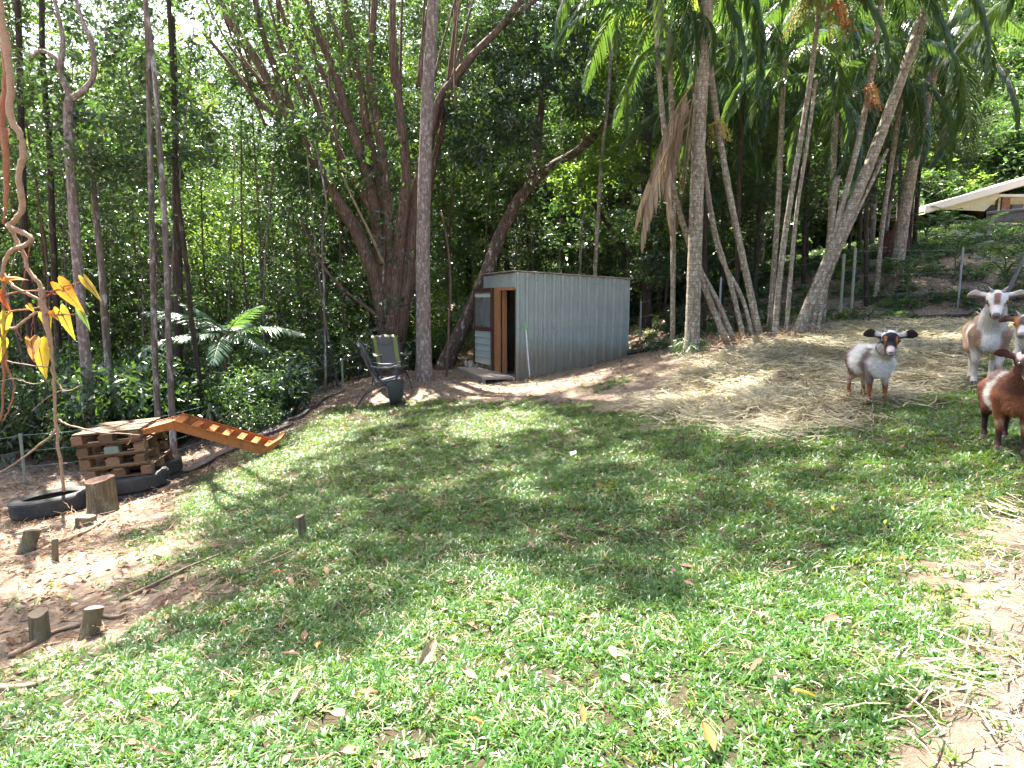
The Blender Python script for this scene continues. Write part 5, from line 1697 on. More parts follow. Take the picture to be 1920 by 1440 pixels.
    for px, py, Y2, lab in ((1640, 80, 13.2, 'palm crown behind the thick leaning stem'), (1400, 60, 13.0, 'palm behind the left leaning palm clump'), (1340, 170, 13.8, 'short palm in the shade behind the stout palm'), (2010, -70, 11.0, 'palm overhanging the top right corner')):
        t = thing('palm_tree', lab, 'palm', ground_at(px - 20, Y2))
        obj('stem', MB().tube(spline([ground_at(px - 20, Y2) - Vector((0, 0, .1)), at(px - 15, 380, Y2), at(px, py, Y2)], 6), lerp_list(.045, .035, 13), 8).mesh('palm_stem', M['bark_dark'], True), t, True)
        crown(t, at(px, py, Y2), 10, 1.1, .55)
    # big dead stump behind
    b = ground_at(1662, 17)
    t = thing('dead_stump', 'broken reddish brown dead stump behind the right palm clump', 'stump', b)
    mb = MB()
    seg = 16; V, F = [], []
    for i in range(5):
        for k in range(seg):
            a = 2 * math.pi * k / seg
            r = .42 * (1 + .12 * math.sin(4 * a)) * (1 - .06 * i)
            V.append((r * math.cos(a), r * math.sin(a), -.2 + i * .2 + (.3 * (.5 + .5 * math.sin(3 * a + 1)) * (k % 2) if i == 4 else 0)))
    for i in range(4):
        for k in range(seg):
            F.append((i * seg + k, i * seg + (k + 1) % seg, (i + 1) * seg + (k + 1) % seg, (i + 1) * seg + k))
    F.append(tuple(3 * seg + k for k in range(seg)))
    obj('trunk', mb.add(V, F).mesh('dead_stump', bark('red_dead_wood', (.15, .07, .045), (.04, .02, .015), (.2, .11, .07), .3, 8)), t)
    # feathery fern tree on the left
    b = ground_at(425, 11.4)
    t = thing('fern_tree', 'small tree with silver-lit feathery compound fronds beyond the ramp', 'tree', b)
    top = at(424, 628, 11.4)
    obj('trunk', MB().tube(spline([b - Vector((0, 0, .1)), at(422, 740, 11.4), top + Vector((0, 0, .05))], 5), lerp_list(.04, .028, 11), 8).mesh('fern_trunk', M['bark_brown'], True), t, True)
    for k, (tx, ty, tY) in enumerate(((500, 562, 11.0), (592, 622, 11.2), (330, 558, 11.2), (250, 575, 11.6), (245, 655, 11.0), (395, 690, 10.4), (470, 600, 12.4), (360, 600, 12.3), (520, 660, 10.8), (320, 640, 10.6))):
        e = at(tx, ty, tY); d = e - top
        L = d.length * .88
        V, F, pts = frond_arrays(L, 34, L * .22 + .09, .03, .75, .5, rg, .38, .2)
        mb = MB().add(V, F, 0)
        mb.tube([Vector(p) for p in pts], lerp_list(.012, .003, len(pts)), 5, mi=1)
        o = obj('frond', mb.mesh('fern_frond', [M['leaf_fern'], green]), t, True)
        o.location = top
        o.rotation_euler = (0, -math.atan2(d.z, d.xy.length) + .05, math.atan2(d.y, d.x))
    # low plants on the right-hand bank
    cane = [frond_mesh('cane_frond', .8, 12, .28, .035, 1.2, .6, rg, M['palm'], green, 1.1) for _ in range(2)]
    specs = [(1790, 520, 'slim cane plant on the bank below the house'), (1735, 470, 'broad leafy plant beside the white-trunked palm'), (1700, 560, 'upright leafy plant at the bank foot'),
             (1840, 470, 'low leafy plant on the bank near the house'), (1660, 540, 'low fern-like plant behind the right palm clump'), (1770, 450, 'yellowish sprouting plant under the house eaves'), (1605, 520, 'small leafy plant right of the palm stems'), (1880, 560, 'small plant behind the white goat')]
    for px, py, lab in specs:
        b = G(px, py)
        t = thing('bank_plant', lab, 'plant', b, rg.uniform(0, 6))
        h = rg.uniform(.25, .8)
        obj('stem', MB().tube([(0, 0, -.05), (.02, 0, h * .5), (0, .02, h)], [.014, .011, .008], 6).mesh('cane_stem', green), t)
        for k in range(8):
            o = obj('frond', cane[k % 2], t, loc=(0, 0, h * (.4 + .6 * k / 8)), rot=(0, 0, 2.4 * k))
            s = rg.uniform(.6, 1.0); o.scale = (s, s, s)
    # ground cover on the bank
    tuft = [mesh_np('bank_cover', *twigs(blob_points([((0, 0, .06), (.2, .2, .09), 12)], rg), 6, .14, .09, .035, .2, rg), M[k]) for k in ('leaf_mid', 'leaf', 'leaf_bright')]
    P = []
    x, y = rg.uniform(2.5, 20, 5200), rg.uniform(11.8, 27, 5200)
    k = (np.abs(x) < .95 * y) & (straw_d(x, y) < .3) & (wob(x, y, 1.9, 8.) > -.15) & (rg.uniform(size=5200) < np.clip((x - 1.5) / 6, .25, 1))
    x, y = x[k], y[k]
    P = np.stack([x, y, hz(x, y)], -1)
    scatter('bank_ground_cover', P, np.stack([np.zeros(len(x)), np.zeros(len(x)), rg.uniform(0, 6.28, len(x))], -1), rg.uniform(.5, 1.3, len(x)), rg.choice(3, len(x), p=[.5, .3, .2]), tuft,
            'low weeds and ferns covering the bank below the house', 'ground cover')
    # hillside bushes far away
    bush = []
    for k in range(5):
        bl = [((0, 0, .9), (1.5, 1.5, 1.0), 190), ((.8, .3, 1.4), (.9, .9, .7), 80), ((-.7, -.2, 1.2), (.9, .9, .7), 80)]
        bush.append(mesh_np('hill_bush', *twigs(blob_points(bl, rg), 9, .6, .24, .10, .2, rg), M[['leaf_mid', 'leaf_bright', 'leaf_mid', 'leaf_bright', 'leaf_mid'][k]]))
    n = 2600
    x, y = rg.uniform(8, 75, n), rg.uniform(29, 84, n)
    k = x < .98 * y
    x, y = x[k], y[k]; n = len(x)
    P = np.stack([x, y, hz(x, y) - .2], -1)
    kind = np.where(wob(x, y, .25, 3.) > .05, rg.choice([1, 3, 4, 0, 2], n), rg.choice([0, 2, 2, 2, 4], n))
    scatter('hillside_bushes', P, np.stack([np.zeros(n), np.zeros(n), rg.uniform(0, 6.28, n)], -1), rg.uniform(.7, 1.5, n), kind, bush, 'sunlit green bushland covering the hillside behind the house', 'bushland')
palms()

# ================================================================== GOATS
def capsule(mb, p0, r0, p1, r1, seg=12, sq=1.0):
    p0, p1 = Vector(p0), Vector(p1)
    d = (p1 - p0)
    L = d.length
    d = d / L if L > 1e-6 else Vector((0, 0, 1))
    P, Rr = [], []
    for k in range(5):
        a = math.pi / 2 * (1 - k / 4)
        P.append(p0 - d * r0 * math.sin(a)); Rr.append(max(r0 * math.cos(a), 1e-4))
    for k in range(5):
        a = math.pi / 2 * k / 4
        P.append(p1 + d * r1 * math.sin(a)); Rr.append(max(r1 * math.cos(a), 1e-4))
    mb.tube(P, Rr, seg, cap=True)
def make_goat(label, loc, yaw, S, colour, head_yaw, head_pitch, HS=1.0, BL=1.0, leg=(0, 0, 0, 0), horn=.06, horn_curve=.5, collar=None, neck=(.40, 0, .68), fur=.03, ear_up=0.0, fat=1.0, beard=False, seed=1, hornmat=None, tail_wisp=False):
    rg = np.random.default_rng(seed)
    caps = []    # (part, p0, r0, p1, r1)
    def C(part, p0, r0, p1, r1):
        caps.append((part, Vector(p0), r0, Vector(p1), r1))
    b = BL
    C(0, (.20 * b, 0, .435), .124 * fat, (.0, 0, .410), .143 * fat)
    C(0, (.0, 0, .415), .150 * fat, (-.20 * b, 0, .435), .132 * fat)
    C(0, (-.20 * b, 0, .45), .120 * fat, (-.27 * b, 0, .46), .10)
    C(0, (.22 * b, 0, .40), .115, (.26 * b, 0, .37), .085)
    C(0, (.16 * b, 0, .50), .10, (-.2 * b, 0, .505), .095)
    nk = Vector((neck[0] - .18 + .18 * b, neck[1], neck[2]))
    C(1, (.20 * b, 0, .47), .115, (.28 * b, nk.y * .4, .55), .085)
    C(1, (.28 * b, nk.y * .4, .55), .085, nk, .062 * (.5 + .5 * HS))
    for i, s in enumerate((1, -1)):
        dx = leg[i]
        y = .078 * s
        C(3, (.19 * b, y * .9, .42), .085, (.18 * b, y * 1.05, .30), .048)
        C(3, (.18 * b, y * 1.05, .30), .043, (.195 * b + dx * .5, y, .17), .026)
        C(3, (.195 * b + dx * .5, y, .175), .027, (.195 * b + dx, y, .06), .0185)
        C(3, (.195 * b + dx, y, .06), .024, (.215 * b + dx, y, .025), .026)
    for i, s in enumerate((1, -1)):
        dx = leg[2 + i]
        y = .075 * s
        C(4, (-.21 * b, y * .9, .43), .105, (-.15 * b, y * 1.15, .30), .066)
        C(4, (-.15 * b, y * 1.15, .30), .062, (-.275 * b + dx * .6, y * 1.05, .205), .027)
        C(4, (-.275 * b + dx * .6, y * 1.05, .205), .027, (-.26 * b + dx, y, .06), .0185)
        C(4, (-.26 * b + dx, y, .06), .024, (-.235 * b + dx, y, .025), .026)
    C(5, (-.34 * b, 0, .52), .022, (-.41 * b, 0, .56), .014)
    # head in its own frame, x along the nose
    HM = Matrix.Translation(nk + Vector((.015, 0, .045 * HS))) @ Euler((0, head_pitch, head_yaw)).to_matrix().to_4x4() @ Matrix.Scale(HS, 4)
    def H(part, p0, r0, p1, r1):
        C(part, HM @ Vector(p0), r0 * HS, HM @ Vector(p1), r1 * HS)
    H(2, (-.02, 0, .0), .066, (.03, 0, .012), .060)
    H(2, (.02, 0, .0), .056, (.105, 0, -.030), .034)
    H(2, (.105, 0, -.030), .034, (.155, 0, -.046), .026)
    H(2, (-.005, 0, -.04), .042, (.13, 0, -.066), .024)
    for s in (1, -1):
        H(2, (.028, .030 * s, .022), .032, (.06, .028 * s, .008), .026)      # brow
        H(2, (.155, .012 * s, -.040), .015, (.160, .011 * s, -.044), .014)   # nostril swell
        H(6, (-.03, .055 * s, .018), .022, (-.045, .10 * s, .022 + ear_up * .3), .022)
    mb = MB()
    for part, p0, r0, p1, r1 in caps:
        capsule(mb, p0 * S, r0 * S, p1 * S, r1 * S)
    ears = []
    for s in (1, -1):                        # flat drooping ears
        e0, e1 = Vector((-.038, .085 * s, .022 + ear_up * .2)), Vector((-.05, .178 * s, .006 + ear_up))
        P = [e0.lerp(e1, t) + Vector((0, 0, .012 * math.sin(t * 3.1))) for t in (0, .2, .45, .7, .9, 1.0)]
        W_ = [.022, .034, .042, .038, .022, .005]
        P = [(HM @ p) * S for p in P]
        upv = (HM.to_3x3() @ Vector((.25, 0, 1))).normalized()
        fw = (HM.to_3x3() @ Vector((1, 0, -.25))).normalized()
        V, F = [], []
        for p, w in zip(P, W_):
            for k in range(10):
                a = 2 * math.pi * k / 10
                V.append(p + upv * w * HS * S * math.cos(a) + fw * (.010 + .0 * w) * HS * S * math.sin(a))
        for i in range(5):
            for k in range(10):
                F.append((i * 10 + k, i * 10 + (k + 1) % 10, (i + 1) * 10 + (k + 1) % 10, (i + 1) * 10 + k))
        F.append(tuple(range(10))[::-1]); F.append(tuple(50 + k for k in range(10)))
        mb.add(V, F)
        ears.append((P[0], P[-1]))
    tmp = bpy.data.objects.new('tmp', mb.mesh('tmp'))
    COL.objects.link(tmp)
    rm = tmp.modifiers.new('r', 'REMESH'); rm.mode = 'VOXEL'; rm.voxel_size = .0075 * S if S > .9 else .0078 * S
    sm = tmp.modifiers.new('s', 'SMOOTH'); sm.factor = .5; sm.iterations = 6
    dg = bpy.context.evaluated_depsgraph_get()
    me = bpy.data.meshes.new_from_object(tmp.evaluated_get(dg))
    bpy.data.objects.remove(tmp)
    me.name = 'goat_body'
    n = len(me.vertices)
    co = np.empty(n * 3, np.float32); me.vertices.foreach_get('co', co); co = co.reshape(-1, 3).astype(float) / S
    best = np.full(n, 1e9); part = np.zeros(n, int)
    for pt, p0, r0, p1, r1 in caps:
        a, bb = np.array(p0), np.array(p1); ab = bb - a
        t = np.clip(((co - a) @ ab) / max(ab @ ab, 1e-9), 0, 1)
        d = np.linalg.norm(co - a - t[:, None] * ab, axis=1) - (r0 + (r1 - r0) * t)
        k = d < best
        best[k] = d[k]; part[k] = pt
    for a, bb in ears:
        a, bb = np.array(a) / S, np.array(bb) / S; ab = bb - a
        t = np.clip(((co - a) @ ab) / (ab @ ab), 0, 1)
        d = np.linalg.norm(co - a - t[:, None] * ab, axis=1) - .036 * HS
        k = (d < best) & (d < .01); best[k] = d[k]; part[k] = 6
    Hi = np.array(HM.inverted())
    hc = co @ Hi[:3, :3].T + Hi[:3, 3]
    jit = rg.normal(size=(n, 3)) * .011
    jit[:, 0] += .016 * np.sin(co[:, 2] * 47 + 2 * np.sin(co[:, 1] * 31)) + .010 * np.sin(co[:, 2] * 113 + co[:, 1] * 90)
    jit[:, 2] += .014 * np.sin(co[:, 0] * 53 + 2 * np.sin(co[:, 1] * 37))
    cols = colour(part, co[:, 0] / BL + jit[:, 0], co[:, 1], co[:, 2] + jit[:, 2], hc[:, 0], hc[:, 1], hc[:, 2])
    ed = np.empty(len(me.edges) * 2, np.int32); me.edges.foreach_get('vertices', ed); ed = ed.reshape(-1, 2)
    soft = np.where(part <= 1, 1.0, np.where((part == 3) | (part == 4), .8, .4))[:, None]
    for _ in range(5):
        acc = np.zeros_like(cols); cnt = np.zeros((n, 1))
        for i0, i1 in ((0, 1), (1, 0)):
            np.add.at(acc, ed[:, i0], cols[ed[:, i1]]); np.add.at(cnt, ed[:, i0], 1)
        cols = cols * (1 - .6 * soft) + acc / np.maximum(cnt, 1) * .6 * soft
    cols = np.clip(cols * (1 + rg.normal(size=(n, 1)) * .08), 0, 1)
    rgba = np.concatenate([cols, np.ones((n, 1))], 1).astype(np.float32)
    me.attributes.new('coat', 'FLOAT_COLOR', 'POINT').data.foreach_set('color', rgba.ravel())
    me.polygons.foreach_set('use_smooth', [True] * len(me.polygons))
    if 'goat' not in M:
        m, nt, out = nmat('goat_coat')
        a = nt.nodes.new('ShaderNodeAttribute'); a.attribute_name = 'coat'
        nz = noise(nt, coords(nt, (1, 1, .5)), 110, 4, .7)
        c = mixc(nt, .4, a.outputs['Color'], ramp(nt, [(.3, (.45, .45, .45)), (.7, (1.2, 1.2, 1.2))], nz), 'MULTIPLY')
        finish(nt, out, c, .85, nz, .35, .006, .15)
        M['goat'] = m
        m, nt, out = nmat('goat_hair')
        a = nt.nodes.new('ShaderNodeAttribute'); a.attribute_name = 'coat'
        finish(nt, out, a.outputs['Color'], .6, None, spec=.25)
        M['goat_hair'] = m
        M['goat_eye'] = plain('goat_eye', (.02, .014, .01), .12, .6)
        M['iris'] = plain('goat_iris', (.10, .065, .025), .2, .6)
        M['hoof'] = mottle('hoof', (.10, .075, .06), (.16, .12, .10), 12, rough=.6)
        M['horn'] = mottle('horn', (.22, .19, .18), (.34, .3, .28), 20, (1, 1, 6), rough=.6)
        M['nostril'] = plain('nostril', (.05, .035, .035), .6)
    me.materials.clear(); me.materials.append(M['goat'])
    t = thing('goat', label, 'goat', loc, yaw, 'goats in the yard')
    obj('body', me, t)
    # hair tufts over the coat
    nh = int(30000)
    w = np.where((part == 0) | (part == 1), 1.0, np.where((part == 3) | (part == 4), .45, .22))
    idx = rg.choice(n, nh, p=w / w.sum())
    nor = np.empty(n * 3, np.float32); me.vertices.foreach_get('normal', nor); nor = nor.reshape(-1, 3).astype(float)
    p = co[idx] * S; nn = nor[idx]
    flow = np.tile(np.array([-.8, 0, -.75]), (nh, 1))
    flow[part[idx] == 2] = np.array(HM.to_3x3() @ Vector((-1, 0, .1)))
    flow[(part[idx] == 3) | (part[idx] == 4)] = (0, 0, -1)
    fl = flow - nn * (flow * nn).sum(1, keepdims=True)
    d = unit(unit(fl) + nn * .38 + rg.normal(size=(nh, 3)) * .34)
    ln = np.where(part[idx] <= 1, fur, np.where((part[idx] == 3) | (part[idx] == 4), fur * .5, fur * .25)) * rg.uniform(.5, 1.3, nh)
    ln = np.where((part[idx] >= 3) & (co[idx][:, 2] < .22), fur * .28, ln)
    sd = unit(np.cross(d, nn)) * (.0016 * (.5 + .5 * S))
    V = np.stack([p + sd - nn * .002, p - sd - nn * .002, p + d * ln[:, None]], 1).reshape(-1, 3)
    hm = mesh_np('goat_hair', V, np.arange(len(V)).reshape(-1, 3), M['goat_hair'], True)
    hcol = np.repeat(rgba[idx] * rg.uniform(.6, 1.2, (nh, 1)).astype(np.float32), 3, axis=0)
    hcol[:, 3] = 1
    hm.attributes.new('coat', 'FLOAT_COLOR', 'POINT').data.foreach_set('color', hcol.astype(np.float32).ravel())
    tag(obj('hair', hm, t), kind='stuff')
    # eyes, nostrils, horns, hooves
    for s in (1, -1):
        e = obj('eye', MB().ball((HM @ Vector((.058, .052 * s, .012))) * S, .0135 * HS * S, 12, 8).mesh('goat_eye', M['goat_eye'], True), t)
        obj('iris', MB().ball((HM @ Vector((.0605, .0545 * s, .0125))) * S, (.0115 * HS * S,) * 3, 10, 8).mesh('goat_iris', M['iris'], True), e)
        obj('nostril', MB().ball((HM @ Vector((.176, .012 * s, -.040))) * S, (.005 * HS * S, .006 * HS * S, .004 * HS * S), 8, 6).mesh('goat_nostril', M['nostril'], True), t)
        if horn:
            h0 = Vector((.005, .026 * s, .055)); h = horn / HS
            P = [h0, h0 + Vector((-.10 * h * 2, .012 * s, h * .5)), h0 + Vector((-.35 * h - horn_curve * h * .5, .03 * s, h * (1.0 - .25 * horn_curve)))]
            Q = [(HM @ p_) * S for p_ in spline(P, 4)]
            obj('horn', MB().tube(Q, [.0135 * S * HS * (1 - .8 * i / (len(Q) - 1)) for i in range(len(Q))], 8, rough=.04).mesh('goat_horn', hornmat or M['horn'], True), t)
    obj('nose_pad', MB().ball((HM @ Vector((.172, 0, -.043))) * S, (.009 * HS * S, .011 * HS * S, .009 * HS * S), 8, 6).mesh('nose_pad', M['nostril'], True), t)
    q0, q1 = HM @ Vector((.168, 0, -.066)), None
    Q = [(HM @ Vector((x, y, z))) * S for x, y, z in ((.09, .034, -.062), (.13, .027, -.070), (.158, .010, -.068), (.160, 0, -.067), (.158, -.010, -.068), (.13, -.027, -.070), (.09, -.034, -.062))]
    obj('mouth', MB().tube(spline(Q, 3), .0035 * S * HS, 5).mesh('goat_mouth', M['nostril']), t)
    for (x, y) in [(.215 * b + leg[0], .078), (.215 * b + leg[1], -.078), (-.235 * b + leg[2], .075), (-.235 * b + leg[3], -.075)]:
        for s in (-1, 1):
            obj('hoof', MB().box((x * S + .006 * S, (y + s * .0125) * S, .018 * S), (.058 * S, .022 * S, .036 * S), taper=.8).mesh('goat_hoof', M['hoof']), t)
    if collar:
        cc = Vector((.305 * b, nk.y * .5, .585)) * S
        ax = (nk - Vector((.28 * b, nk.y * .4, .55))).normalized()
        Mx = Matrix.Translation(cc) @ ax.to_track_quat('Z', 'Y').to_matrix().to_4x4()
        obj('collar', MB().lathe([(.094 * S, -.012 * S), (.097 * S, -.012 * S), (.097 * S, .012 * S), (.094 * S, .012 * S)], 24, Mx, closed=True).mesh('goat_collar', plain('collar_webbing', collar, .7), True), t)
    if tail_wisp:
        base = np.array((-.41 * b, 0, .56)) * S
        Cn = base + rg.normal(size=(160, 3)) * np.array([.012, .012, .012])
        dd = unit(np.array([-.5, 0, -.1]) + rg.normal(size=(160, 3)) * .22)
        l = rg.uniform(.10, .22, (160, 1)) * S
        mid = Cn + dd * l * .5; tip = mid + unit(dd + np.array([0, 0, -1.3])) * l * .6
        sd = unit(np.cross(dd, [0, 0, 1.])) * .003
        V = np.stack([Cn + sd, Cn - sd, mid - sd, mid + sd], 1).reshape(-1, 3); V2 = np.stack([mid + sd, mid - sd, tip - sd * .2, tip + sd * .2], 1).reshape(-1, 3)
        V = np.concatenate([V, V2])
        obj('tail_hair', mesh_np('tail_hair', V, np.arange(len(V)).reshape(-1, 4), plain('tail_hair', (.5, .46, .4), .8)), t)
    return t
def pick(n, base):
    return np.tile(np.array(base, float), (n, 1))
def paint(c, mask, col):
    c[mask] = col
    return c
WHITE, CREAM = (.70, .67, .63), (.50, .44, .34)
def col_kid(part, x, y, z, hx, hy, hz_):
    n = len(x); wv = .02 * np.sin(z * 40) + .015 * np.sin(y * 60)
    c = pick(n, WHITE)
    bd = part <= 1
    c = paint(c, bd & (x > .10 + wv) & (x < .235 + wv) & (np.abs(y) > .05), (.17, .125, .115))      # grey shoulder band
    c = paint(c, bd & (x > .16) & (x < .26) & (z < .5) & (np.abs(y) <= .07), (.44, .37, .28))
    c = paint(c, bd & (x < -.19 + wv), (.13, .065, .045))
    c = paint(c, bd & (z < .335 + wv) & (x < .12), (.36, .27, .2))
    c = paint(c, part == 1, WHITE)
    c = paint(c, (part == 1) & (x > .26) & (z < .62), CREAM)
    f = part == 3
    c = paint(c, f, (.20, .15, .14)); c = paint(c, f & (y > 0) & (z > .2), (.5, .45, .4)); c = paint(c, f & (z < .20), (.085, .04, .03)); c = paint(c, f & (z < .17) & (np.abs(y) > .06 + wv), (.24, .085, .03))
    h = part == 4
    c = paint(c, h, (.13, .06, .04)); c = paint(c, h & (z < .27) & (z > .15), (.42, .36, .30)); c = paint(c, h & (z < .15), (.24, .085, .03))
    c = paint(c, part == 5, (.13, .065, .045))
    e = part == 2
    c = paint(c, e, (.022, .020, .024))
    c = paint(c, e & (hx < .035) & (hz_ > .025), (.62, .6, .6))
    c = paint(c, e & (np.abs(np.abs(hy) - .036) < .0075) & (hz_ > -.03) & (hx > -.0) & (hx < .085) & (hz_ < .045), (.34, .13, .05))
    c = paint(c, e & (hx > .128) & (hz_ > -.062), (.44, .36, .35))
    c = paint(c, e & (hz_ < -.062) & (hx > .02), (.045, .04, .04))
    c = paint(c, e & (hz_ < -.078), (.55, .5, .44))
    c = paint(c, part == 6, (.035, .025, .025)); c = paint(c, (part == 6) & (np.abs(hy) < .10) & (hz_ > .02), (.4, .38, .38))
    return c
def col_adult(part, x, y, z, hx, hy, hz_):
    n = len(x); wv = .03 * np.sin(z * 30 + 1) + .02 * np.sin(y * 45)
    tan = (.33, .215, .145)
    c = pick(n, tan)
    bd = part == 0
    c = paint(c, bd & (x < .02 + wv) & (x > -.16 + wv) & (z < .5), (.62, .58, .53))
    c = paint(c, bd & (z > .55), (.24, .15, .10))
    c = paint(c, bd & (x > .24) & (np.abs(y) < .06), (.62, .58, .54))
    c = paint(c, part == 1, (.62, .58, .54)); c = paint(c, (part == 1) & (x < .25 + wv), (.36, .25, .18))
    c = paint(c, (part == 3) & (z < .30), (.58, .52, .45)); c = paint(c, (part == 4) & (z < .26), (.58, .52, .45)); c = paint(c, (part == 3) & (z > .14) & (z < .19), (.36, .25, .18))
    c = paint(c, part == 5, (.4, .36, .32))
    e = part == 2
    c = paint(c, e, (.64, .61, .58))
    c = paint(c, e & (np.abs(hy) < .02 + .12 * np.clip(hx - .02, 0, .08) * 0) & (hx > .035) & (hx < .10) & (hz_ > -.02), (.22, .12, .09))
    c = paint(c, e & (np.abs(hy) > .040) & (hz_ < .012) & (hx < .085), (.27, .15, .075))
    c = paint(c, e & (hx > .158), (.16, .13, .13))
    c = paint(c, part == 6, (.20, .13, .11)); c = paint(c, (part == 6) & (hz_ > .025), (.55, .5, .47))
    return c
def col_third(part, x, y, z, hx, hy, hz_):
    n = len(x)
    c = pick(n, (.62, .6, .58))
    c = paint(c, (part == 0) & (x < -.05), (.3, .17, .10))
    c = paint(c, (part >= 3) & (part <= 4) & (z < .2), (.4, .25, .16))
    e = part == 2
    c = paint(c, e & (np.abs(hy) > .024) & (hx < .11), (.36, .15, .05))
    c = paint(c, e & (np.abs(hy) <= .024) & (hx > .02) & (hx < .09), (.10, .09, .09)); c = paint(c, e & (hx > .15), (.25, .2, .2))
    c = paint(c, part == 6, (.12, .075, .065))
    return c
def col_brown(part, x, y, z, hx, hy, hz_):
    n = len(x); wv = .025 * np.sin(z * 34) + .015 * np.sin(y * 50)
    c = pick(n, (.12, .042, .022))
    bd = part == 0
    c = paint(c, bd & (z > .5), (.075, .035, .025))
    c = paint(c, bd & (x > -.03 + wv) & (x < .09 + wv) & (z > .30), (.58, .53, .47))
    c = paint(c, bd & (x > .085 + wv), (.21, .075, .03))
    c = paint(c, part == 3, (.19, .065, .028)); c = paint(c, (part == 3) & (z < .15), (.05, .022, .02)); c = paint(c, (part == 3) & (z > .195) & (z < .225), (.36, .25, .17))
    c = paint(c, part == 4, (.13, .045, .025)); c = paint(c, (part == 4) & (z < .24), (.035, .017, .017))
    c = paint(c, part == 1, (.13, .05, .03))
    e = part == 2
    c = paint(c, e, (.06, .035, .035)); c = paint(c, e & (hz_ > .03) & (hx < .05), (.34, .27, .26)); c = paint(c, e & (hx > .11), (.3, .22, .21))
    c = paint(c, part == 6, (.075, .035, .03))
    return c
def goats():
    def gp(px, Y):
        x = (px - 960) / FPX * Y
        return Vector((x, Y, hz1(x, Y) + .015))
    p = gp(1634, 5.66)
    fc = math.atan2(-p.y, -p.x)           # heading towards the camera
    yaw = R(-91)
    make_goat('small shaggy white and dark brown kid goat with blue collar facing camera', p, yaw, .80, col_kid, fc - yaw + R(3), R(15), 1.42, .92, (.03, -.015, .0, -.03), .05, .2, (.02, .06, .17), (.36, .0, .63), .042, .014, 1.14, seed=2)
    p = gp(1850, 6.2)
    yaw = math.atan2(-p.y, -p.x) + R(5)
    make_goat('tall white and tan goat with short horns looking at the camera', p, yaw, 1.13, col_adult, R(-3), R(24), 1.14, 1.0, (.05, -.03, -.03, .02), .05, .9, None, (.435, 0, .66), .024, .0, .96, seed=3, tail_wisp=True)
    p = gp(1952, 4.95)
    yaw = math.atan2(-p.y, -p.x) + R(-20)
    make_goat('white goat with brown and black face at the right edge, half hidden', p, yaw, .80, col_third, R(18), R(20), 1.12, .95, (0, .02, 0, 0), .06, .4, None, (.40, 0, .69), .026, -.01, seed=4)
    p = gp(1900, 3.95)
    yaw = R(-115)
    make_goat('dark brown kid goat with a white flank patch at the right edge', p, yaw, .77, col_brown, R(2), R(20), 1.15, .98, (.06, .0, -.05, -.02), .075, .6, None, (.39, 0, .67), .026, .03, seed=5, hornmat=plain('dark_horn', (.06, .045, .045), .5))
goats()

# ================================================================== FENCES
def fences():
    stl = mottle('star_picket', (.17, .20, .15), (.26, .29, .22), 14, rough=.6)
    wirem = plain('fence_wire', (.26, .28, .26), .45, .5, .6)
    t = thing('wire_fence', 'wire fence on thin steel posts running down the left bank', 'fence', ground_at(385, 10.0))
    posts = [(640, 12.4), (577, 11.4), (385, 10.0), (200, 9.1), (20, 8.5), (-160, 8.0)]
    tops = []
    for px, Y in posts:
        b = ground_at(px, Y)
        h = .62 if px > 500 else .72
        if px == 385: h = .62
        obj('post', MB().tube([b - Vector((0, 0, .1)), b + Vector((0, 0, h))], .021, 6).mesh('fence_post', stl), t, True)
        tops.append((b, h))
    b, h = tops[2]
    for dx, dy in ((-.28, .25), (.36, .2)):
        obj('brace', MB().tube([b + Vector((0, 0, h - .06)), Vector((b.x + dx, b.y + dy, hz1(b.x + dx, b.y + dy) - .02))], .019, 6).mesh('fence_brace', stl), t, True)
    q = ground_at(760, 13.4)
    tops = [(q, .75)] + tops
    for f in (.97, .66, .36, .1):
        P = [b + Vector((0, 0, h * f)) for b, h in tops]
        mb = MB()
        for a, b in zip(P, P[1:]):
            mid = (a + b) / 2 - Vector((0, 0, .03))
            mb.tube([a, mid, b], .0035 if f > .9 else .0025, 4)
        obj('wire', mb.mesh('fence_wire', wirem), t, True)
    t = thing('wire_fence', 'grey steel post fence standing behind the palm stems', 'fence', ground_at(1400, 13.0))
    P = []
    for px, Y, h in ((1200, 15.0, .95), (1347, 13.0, 1.15), (1572, 12.6, 1.25), (1592, 12.5, 1.35), (1790, 12.6, 1.15), (1960, 12.4, 1.15)):
        b = ground_at(px, Y)
        obj('post', MB().tube([b - Vector((0, 0, .1)), b + Vector((0, 0, h))], .03 if px in (1572, 1592) else .02, 6).mesh('fence_post', stl if px in (1572, 1592) else mottle('galvanised', (.26, .28, .29), (.36, .38, .39), 12, rough=.5)), t, True)
        P.append((b, h))
    for f in (.95, .6, .3):
        mb = MB()
        for (a, ha), (b, hb) in zip(P, P[1:]):
            mb.tube([a + Vector((0, 0, ha * f)), b + Vector((0, 0, hb * f))], .0022, 4)
        obj('wire', mb.mesh('fence_wire', wirem), t, True)
    a, b = at(1868, 530, 11.5), at(1960, 405, 11.4)
    a.z = hz1(a.x, a.y) - .05
    tag(obj('stay_pole', MB().tube([a, b], .032, 8).mesh('stay_pole', plain('grey_pole', (.12, .12, .12), .5))), 'dark grey sloping pole behind the white goat', 'pole')
    # timber edging at the bank foot
    P = [G(1640, 602), G(1700, 600), G(1800, 597), G(1900, 596)]
    P = [Vector((p.x, p.y, hz1(p.x, p.y) + .03)) for p in P]
    tag(obj('edging_log', MB().tube(spline(P, 4), .05, 7, rough=.1).mesh('edging_log', M['bark_dark'], True)), 'dark log edging along the foot of the bank', 'log')
    P = [G(1330 + 350, 640 - 45), G(1730, 580), G(1775, 578)]
fences()

